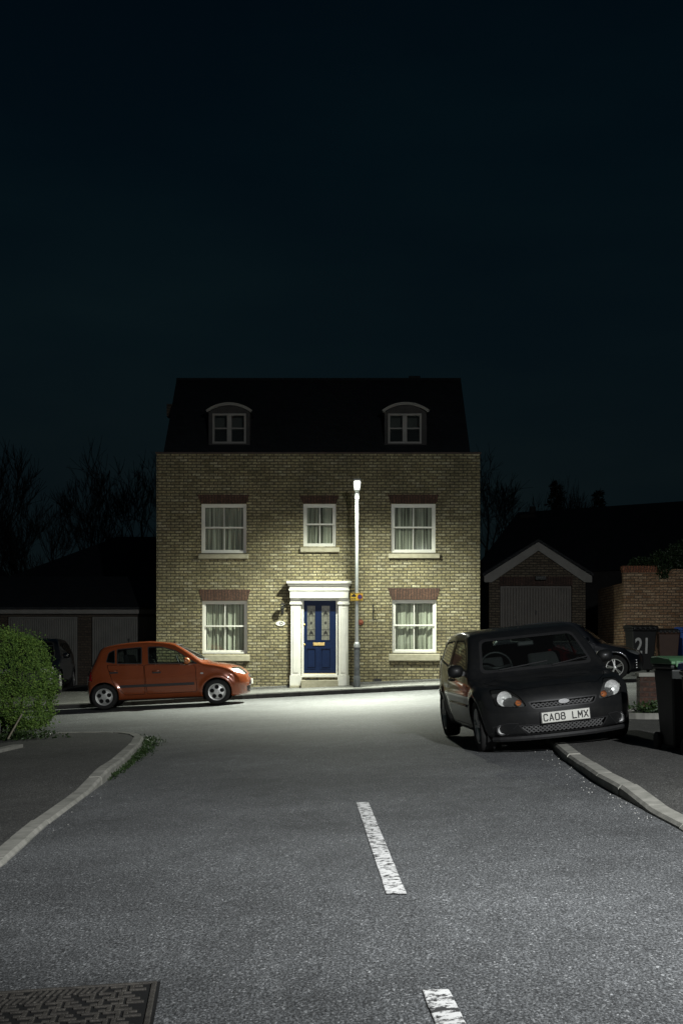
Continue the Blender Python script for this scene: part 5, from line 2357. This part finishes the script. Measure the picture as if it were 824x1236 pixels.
    m.box(-.1, .1, 1.66, 1.69, 1.11, 1.17)
    m.build('rear_view_mirror', M['plastic'], root, bevel=.015)
    for s in (-1, 1):
        h = hit(B, (s * 2, 2.3, .77), (-s, 0, 0))
        m = MB()
        m.tube([(h.x + s * .005, 2.22, .77), (h.x + s * .035, 2.28, .775), (h.x + s * .035, 2.38, .775), (h.x + s * .004, 2.44, .775)], .012, 6)
        m.build('door_handle', P_, root)
        m = MB()
        hs = [hit(B, (s * 2, y, .5), (-s, 0, 0)) for y in (1.28, 1.8, 2.5)]
        m.tube([(q.x + s * .004, q.y, .5) for q in hs], .016, 6)
        m.build('rubbing_strip', P_, root)
        m = MB()
        hh = hit(B, (s * .66, 9, .86), (0, -1, 0))
        m.hexa([(s * .60, 3.7, .72), (s * .78, 3.6, .72), (s * .78, 3.8, .72), (s * .6, 3.86, .72), (s * .6, 3.66, .98), (s * .74, 3.56, .98), (s * .74, 3.72, .98), (s * .6, 3.78, .98)])
        m.build('tail_light', M['red_lens'], root, bevel=.01)
    for s in (-1, 1):
        for y in cs.wheels:
            wheel(root, s * .745, y, cs.R, .185, s, 'spokes', M['alloy'])
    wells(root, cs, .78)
    interior(root, .80, 3.9, .22, .87, 1.25, -.36, 2.0)
    finish(bm, 'body', P_, root)
    return root


car = black_hatchback()


def place(car, corner, heading, z, roll=0., pitch=0.):
    """heading: rotation about the vertical of a car that faces -y"""
    car.matrix_world = Matrix.Translation(Vector((corner[0], corner[1], z))) @ Matrix.Rotation(heading, 4, 'Z') @ Matrix.Rotation(-roll, 4, 'Y') @ Matrix.Rotation(pitch, 4, 'X')


place(car, (2.43, 14.45), math.radians(4.2), .135, math.radians(6.0), math.radians(.5))


# ------------------------------------------------------------------ the orange hatchback by the far kerb
def orange_hatchback():
    root = thing('parked_car', 'burnt orange five door hatchback parked along the far kerb outside the house', 'car')
    prof = [(.0, .46), (.02, .6), (.1, .72), (.235, .81), (.5, .885), (.78, .935), (.86, .965), (1.2, 1.19), (1.52, 1.375), (1.8, 1.43), (2.15, 1.46), (2.7, 1.435), (3.1, 1.365), (3.19, 1.29),
            (3.33, 1.03), (3.43, .84), (3.475, .68), (3.495, .5), (3.46, .26), (3.3, .2), (2.2, .185), (1.1, .185), (.28, .17), (.06, .2), (.02, .32)]
    plan = [(-.2, .755), (.0, .755), (.3, .78), (.8, .797), (2.6, .797), (3.1, .78), (3.5, .72)]
    belt = [(0, .78), (.5, .85), (1.1, .885), (2.2, .93), (3.0, .985), (3.5, 1.0)]
    cs = CarShape(prof, plan, belt, (.69, 3.06), .275, bow=(.26, .12), tum=.34, k=.07, crease=[(.66, .006, .06)])
    bm = cs.mesh(.028)
    bm.faces.layers.int.new('mark')
    B = bvh_of(bm)
    P_ = M['orange_paint']
    arches(bm, cs)
    make_window(bm, [(-.63, .99), (.63, .99), (.53, 1.37), (-.53, 1.37)], 'front', lambda c, n: .75 < c.y < 1.8 and n.y < -.25 and n.z > .1, root, 'windscreen', .03, .07)
    make_window(bm, [(-.53, 1.06), (.53, 1.06), (.48, 1.29), (-.48, 1.29)], 'front', lambda c, n: c.y > 2.95 and n.y > .3, root, 'rear_window', .03, .06)
    cw = lambda s: (lambda c, n: c.x * s > .4 and n.x * s > .3 and c.z > .86)
    for s in (-1, 1):
        make_window(bm, [(1.06, .91), (2.11, .95), (2.12, 1.335), (1.82, 1.325), (1.52, 1.225)], 'side', cw(s), root, 'front_window', .02, .04)
        make_window(bm, [(2.24, .955), (2.77, .98), (2.77, 1.31), (2.24, 1.335)], 'side', cw(s), root, 'rear_door_window', .02, .03)
        make_window(bm, [(2.80, .987), (3.0, 1.03), (2.94, 1.24), (2.81, 1.3)], 'side', cw(s), root, 'quarter_window', .015, .03)
        make_panel(bm, [(1.1, .3), (2.16, .29), (2.2, .945), (1.12, .895)], 'side', lambda c, n, s=s: c.x * s > .3 and n.x * s > .25, root, 'front_door', P_, .009, .07)
        make_panel(bm, [(2.19, .29), (2.62, .29), (2.86, .56), (2.985, .975), (2.2, .94)], 'side', lambda c, n, s=s: c.x * s > .3 and n.x * s > .25, root, 'rear_door', P_, .009, .06)
        # trim strip along both doors
        m = MB()
        ys = np.linspace(1.16, 2.72, 20)
        pr = [hit(B, (s * 2, y, .485), (-s, 0, 0)).x for y in ys]
        n0 = 0
        for y, x in zip(ys, pr):
            m.v += [(x, y, .455), (x + s * .018, y, .46), (x + s * .018, y, .508), (x, y, .513)]
        for i in range(len(ys) - 1):
            for k in range(4):
                j = (k + 1) % 4
                m.f.append((i * 4 + k, i * 4 + j, i * 4 + 4 + j, i * 4 + 4 + k))
                m.m.append(0)
        m.build('rubbing_strip', M['plastic'], root)
        for y, z in ((1.94, .775), (2.84, .81)):
            h = hit(B, (s * 2, y, z), (-s, 0, 0))
            m = MB()
            m.box(h.x - s * .004 if s > 0 else h.x - .012, h.x + .012 if s > 0 else h.x + .004, y - .09, y + .09, z - .035, z + .03)
            hd_ = m.build('handle_recess', M['plastic'], root, bevel=.02)
            m = MB()
            m.tube([(h.x + s * .01, y - .085, z + .012), (h.x + s * .03, y - .05, z + .015), (h.x + s * .03, y + .05, z + .015), (h.x + s * .01, y + .085, z + .012)], .015, 6)
            m.build('door_handle', P_, root, smooth=True)
        h = hit(B, (s * 2, .99, .70), (-s, 0, 0))
        m = MB()
        m.prism(ellip(.99, .70, .035, .018, 14), 'x', h.x - .004, h.x + s * .008)
        m.build('side_repeater', M['lens_solid'], root)
        # lamps
        pts = [(.03, .66), (.10, .765), (.27, .845), (.40, .83), (.30, .71), (.12, .63)]
        inner, ring = cut_ring(bm, pts, 'side', lambda c, n, s=s: c.x * s > .28 and c.y < .6 and n.z < .9, .008, .03)
        bm.normal_update()
        hl = detach(bm, inner, 'headlight', M['chrome'], root, -.035, keep=True)
        detach(bm, inner, 'lens', M['lens'], hl, .001)
        bmesh.ops.delete(bm, geom=[f for f in ring if f.is_valid], context='FACES')
        pts = [(3.29, .62), (3.6, .62), (3.6, .98), (3.33, .98)]
        inner, ring = cut_ring(bm, pts, 'side', lambda c, n, s=s: c.x * s > .48 and c.y > 3.2, .008, .04)
        bm.normal_update()
        tl_ = detach(bm, inner, 'tail_light', M['red_lens'], root, .003)
        bmesh.ops.delete(bm, geom=[f for f in ring if f.is_valid], context='FACES')
        mirror(root, s * .775, 1.3, .985, s, M['orange_lit'], .18)
        for y in cs.wheels:
            wheel(root, s * .705, y, cs.R, .17, s, 'holes', M['alloy'])
    # grille, lower intake, plate at the front
    for pts, nm in (([(-.3, .63), (.3, .63), (.26, .55), (-.26, .55)], 'grille'), ([(-.45, .38), (.45, .38), (.4, .25), (-.4, .25)], 'lower_grille')):
        inner = carve(bm, round_poly(pts, .03), 'front', FRONT(.4))
        bm.normal_update()
        detach(bm, inner, nm, M['plastic'], root, -.01)
    m = MB()
    yp_ = hit(B, (0, -1, .46), (0, 1, 0)).y
    m.box(-.26, .26, yp_ - .022, yp_ + .01, .405, .516)
    m.build('number_plate', M['plate'], root, bevel=.003)
    m = MB()
    pts = [hit(B, (x, -1, .99 + .04 * q), (0, 1, 0)) for q, x in enumerate(np.linspace(-.5, .1, 5) * 1.0) if True]
    m.tube([(p.x, p.y - .012, p.z + .01) for p in pts if p], .009, 5)
    m.build('wiper', M['plastic'], root)
    m = MB()
    m.tube([(.0, 1.6, 1.4), (.0, 1.63, 1.43)], [.02, .015], 6)
    m.build('aerial_base', M['plastic'], root)
    wells(root, cs, .735)
    interior(root, .76, 3.45, .28, .9, 1.05, .34, 1.8)
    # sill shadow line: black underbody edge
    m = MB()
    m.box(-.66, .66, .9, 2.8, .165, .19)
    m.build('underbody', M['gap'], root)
    finish(bm, 'body', P_, root)
    return root


M['lens_solid'] = pmat('clear_repeater', (.6, .6, .58), None, 9, .25, coat=.5)
M['orange_lit'] = paint_mat('orange_car_paint_lit', (.5, .16, .045), .4, .1, coat=.5)  # the body's orange made brighter: lamp light on the mirrors put into the colour
oc = orange_hatchback()
# faces +x: nose at the right end
th = math.radians(90 + .8)
nose = ((304 - CX) / F * 30.2, 30.35)
pit = math.radians(-2.6)
# rear contact z and nose contact z follow the sloping road
zn = gz(nose[0], nose[1]) + .01
oc.matrix_world = Matrix.Translation(Vector((nose[0], nose[1], zn))) @ Matrix.Rotation(th, 4, 'Z') @ Matrix.Rotation(pit, 4, 'X') @ Matrix.Diagonal((1, 1.04, 1, 1))


# ------------------------------------------------------------------ the two dark cars in the background
def dark_hatchback(label):
    root = thing('parked_car', label, 'car')
    prof = [(.0, .44), (.02, .58), (.1, .68), (.3, .77), (.6, .85), (.82, .90), (.9, .94), (1.2, 1.2), (1.5, 1.40), (1.9, 1.475), (2.6, 1.465), (3.2, 1.39), (3.38, 1.31),
            (3.62, 1.02), (3.76, .86), (3.83, .6), (3.81, .36), (3.65, .22), (2.4, .18), (1.2, .18), (.3, .17), (.06, .2), (.02, .3)]
    plan = [(-.2, .81), (0, .81), (.4, .84), (1.0, .855), (2.9, .855), (3.4, .83), (3.85, .77)]
    belt = [(0, .76), (.5, .83), (1.0, .89), (2.2, .95), (3.2, 1.0), (3.85, 1.02)]
    cs = CarShape(prof, plan, belt, (.67, 3.12), .305, bow=(.3, .14), tum=.36, k=.075, crease=[(.7, .008, .05)])
    bm = cs.mesh(.034)
    bm.faces.layers.int.new('mark')
    B = bvh_of(bm)
    P_ = M['navy_paint']
    arches(bm, cs)
    make_window(bm, [(-.68, .97), (.68, .97), (.57, 1.39), (-.57, 1.39)], 'front', lambda c, n: .75 < c.y < 1.9 and n.y < -.25 and n.z > .1, root, 'windscreen', .03, .07)
    make_window(bm, [(-.55, 1.08), (.55, 1.08), (.5, 1.31), (-.5, 1.31)], 'front', lambda c, n: c.y > 3.1 and n.y > .3, root, 'rear_window', .03, .07)
    cw = lambda s: (lambda c, n: c.x * s > .45 and n.x * s > .3 and c.z > .9)
    for s in (-1, 1):
        make_window(bm, [(1.2, .94), (2.15, .985), (2.15, 1.35), (1.75, 1.335), (1.52, 1.23)], 'side', cw(s), root, 'front_window', .02, .04)
        make_window(bm, [(2.25, .99), (3.1, 1.04), (3.04, 1.25), (2.8, 1.32), (2.25, 1.35)], 'side', cw(s), root, 'rear_window', .02, .05)
        make_panel(bm, [(1.1, .3), (2.19, .29), (2.21, .96), (1.12, .9)], 'side', lambda c, n, s=s: c.x * s > .3 and n.x * s > .25, root, 'front_door', P_, .009, .07)
        pts = [(.05, .6), (.12, .68), (.32, .76), (.46, .75), (.28, .64), (.14, .58)]
        inner, ring = cut_ring(bm, pts, 'side', lambda c, n, s=s: c.x * s > .36 and c.y < .7 and n.z < .9, .008, .02)
        bm.normal_update()
        hl = detach(bm, inner, 'headlight', M['chrome'], root, -.03, keep=True)
        detach(bm, inner, 'lens', M['lens'], hl, .001)
        bmesh.ops.delete(bm, geom=[f for f in ring if f.is_valid], context='FACES')
        inner = carve(bm, round_poly([(s * .62, .62), (s * .9, .62), (s * .9, .95), (s * .62, .95)], .04), 'front', lambda c, n: c.y > 3.25 and n.y > .1)
        bm.normal_update()
        detach(bm, inner, 'tail_light', M['red_lens'], root, .002)
        mirror(root, s * .825, 1.3, .99, s, P_, .2)
        for y in cs.wheels:
            wheel(root, s * .755, y, cs.R, .19, s, 'spokes', M['alloy'])
        h = hit(B, (s * .62, -1, .3), (0, 1, 0))
        m = MB()
        for k in range(4):
            m.box(h.x - .1, h.x + .1, h.y - .012, h.y + .02, .27 + .06 * k, .295 + .06 * k)
        m.build('side_intake', M['chrome'], root, bevel=.005)
    inner = carve(bm, round_poly([(-.42, .64), (.42, .64), (.34, .3), (-.34, .3)], .05), 'front', FRONT(.4))
    bm.normal_update()
    gr = detach(bm, inner, 'grille', M['plastic'], root, -.01)
    wells(root, cs, .79)
    interior(root, .8, 3.75, .28, .9, 1.1, -.36, 1.85)
    finish(bm, 'body', P_, root)
    return root


dk = dark_hatchback('dark blue car parked on the drive behind the black hatchback, facing right')
tdk = copy_tree(dk)
tdk['label'] = 'dark car parked before the pale garage door behind the hedge'
bpy.context.view_layer.update()
nx_, ny_ = (780 - CX) / F * 32.2, 32.4
dk.matrix_world = Matrix.Translation(Vector((nx_, ny_, gz(nx_, ny_) + .05))) @ Matrix.Rotation(math.radians(77), 4, 'Z') @ Matrix.Rotation(math.radians(-3.), 4, 'X')
x_ = (33 - CX) / F * 35.5
tdk.matrix_world = Matrix.Translation(Vector((x_, 35.2, gz(x_, 36) + .12))) @ Matrix.Rotation(math.radians(3), 4, 'Z') @ Matrix.Rotation(math.radians(-2.), 4, 'Y') @ Matrix.Rotation(math.radians(.5), 4, 'X')
# ================================================================== SKY, LIGHT, CAMERA
w = bpy.data.worlds.new('World')
SC.world = w
w.use_nodes = True
t = w.node_tree
bg = t.nodes['Background']
tc = t.nodes.new('ShaderNodeTexCoord')
sp = t.nodes.new('ShaderNodeSeparateXYZ')
t.links.new(tc.outputs['Generated'], sp.inputs[0])
rp = t.nodes.new('ShaderNodeValToRGB')
e = rp.color_ramp.elements
stops = [(.0, (.0033, .0064, .0074)), (.12, (.0031, .0066, .0084)), (.22, (.0022, .0062, .0088)), (.34, (.0011, .0047, .0076)), (.46, (.0006, .0034, .0062)), (1., (.0004, .0024, .005))]
while len(e) < len(stops):
    e.new(.5)
for q, (p, c) in zip(e, stops):
    q.position = p
    q.color = (*c, 1)
t.links.new(sp.outputs[2], rp.inputs['Fac'])
mp = t.nodes.new('ShaderNodeMapping')
mp.inputs['Scale'].default_value = (1.4, 1.4, 5.)
t.links.new(tc.outputs['Generated'], mp.inputs['Vector'])
nz = t.nodes.new('ShaderNodeTexNoise')
nz.inputs['Scale'].default_value = 2.2
nz.inputs['Detail'].default_value = 4
t.links.new(mp.outputs[0], nz.inputs['Vector'])
r2 = t.nodes.new('ShaderNodeValToRGB')
r2.color_ramp.elements[0].position = .35
r2.color_ramp.elements[0].color = (.8, .82, .85, 1)
r2.color_ramp.elements[1].position = .7
r2.color_ramp.elements[1].color = (1.3, 1.16, 1.06, 1)
t.links.new(nz.outputs['Fac'], r2.inputs['Fac'])
mx = t.nodes.new('ShaderNodeMix')
mx.data_type = 'RGBA'
mx.blend_type = 'MULTIPLY'
mx.inputs[0].default_value = 1.
t.links.new(rp.outputs[0], mx.inputs[6])
t.links.new(r2.outputs[0], mx.inputs[7])
t.links.new(mx.outputs[2], bg.inputs['Color'])
bg.inputs['Strength'].default_value = 1.


def spot(name, loc, aim, power, col, cone, blend, rad):
    l = bpy.data.lights.new(name, 'SPOT')
    l.energy = power
    l.color = col
    l.spot_size = math.radians(cone)
    l.spot_blend = blend
    l.shadow_soft_size = rad
    o = bpy.data.objects.new(name, l)
    COL.objects.link(o)
    o.location = loc
    d = Vector(aim)
    o.rotation_euler = d.to_track_quat('-Z', 'Y').to_euler()
    return o


# luminaire of the lit lamp: a street optic that throws along and across the road, little straight back and none upwards
l = bpy.data.lights.new('street_lamp_light', 'POINT')
l.energy = LP1
l.color = (.95, 1., .85)
l.shadow_soft_size = .07
l.use_nodes = True
t = l.node_tree
em = t.nodes['Emission']
tc = t.nodes.new('ShaderNodeTexCoord')
sp = t.nodes.new('ShaderNodeSeparateXYZ')
t.links.new(tc.outputs['Normal'], sp.inputs[0])


def mth(op, a, b=None, c=None):
    nd = t.nodes.new('ShaderNodeMath')
    nd.operation = op
    for s, v in zip(nd.inputs, (a, b, c)):
        if v is None:
            continue
        if hasattr(v, 'links'):
            t.links.new(v, s)
        else:
            s.default_value = v
    return nd.outputs[0]


def curve(v, stops):
    rp = t.nodes.new('ShaderNodeValToRGB')
    e = rp.color_ramp.elements
    while len(e) < len(stops):
        e.new(.5)
    for q, (p, c) in zip(e, stops):
        q.position = p
        q.color = (c, c, c, 1)
    t.links.new(v, rp.inputs[0])
    return rp.outputs[0]


DS = 1.0
down = mth('MULTIPLY', sp.outputs[2], -DS)
hor = mth('SQRT', mth('MAXIMUM', mth('SUBTRACT', 1.0001, mth('MULTIPLY', sp.outputs[2], sp.outputs[2])), 1e-4))
back = mth('DIVIDE', mth('MULTIPLY', sp.outputs[1], DS), hor)
fz = curve(down, [(.0, 0.), (.14, .0), (.3, .06), (.45, .27), (.62, .68), (.78, 1.), (.92, 1.), (1., 1.)])
ga = curve(mth('MULTIPLY_ADD', back, .5, .5), [(.0, .27), (.2, .28), (.42, .36), (.6, .46), (.8, .34), (1., .10)])
thr = mth('MULTIPLY_ADD', mth('MULTIPLY', mth('MAXIMUM', mth('MULTIPLY', back, -1.), 0.), mth('SUBTRACT', 1., down)), 6., .75)
t.links.new(mth('MULTIPLY', mth('MULTIPLY', mth('MULTIPLY', fz, ga), 2.), thr), em.inputs['Strength'])
o = bpy.data.objects.new('street_lamp_light', l)
COL.objects.link(o)
o.location = LAMP_POS
# the next lamp of the same street stands on the right footway beside the camera, just out of the picture
spot('street_lamp_light', (4.2, 0., 6.), (-1., 10., -6.), LP2, (.97, .99, 1.), 88, 1., .12)

cam = bpy.data.cameras.new('camera')
cam.sensor_fit = 'VERTICAL'
cam.sensor_height = 36
cam.sensor_width = 24
cam.lens = F / 1236 * 36
cam.shift_y = (HY - 618) / 1236
cam.clip_end = 2000
co = bpy.data.objects.new('camera', cam)
COL.objects.link(co)
co.location = (0, 0, CH)
co.rotation_euler = (PI / 2, 0, 0)
SC.camera = co
SC.view_settings.view_transform = 'Standard'
SC.view_settings.look = 'None'
SC.view_settings.exposure = 0
SC.view_settings.gamma = 1
SC.render.engine = 'CYCLES'
SC.cycles.use_denoising = True
SC.cycles.max_bounces = 6
SC.cycles.transparent_max_bounces = 16
SC.cycles.caustics_reflective = False
SC.cycles.caustics_refractive = False
SC.cycles.sample_clamp_indirect = 3.
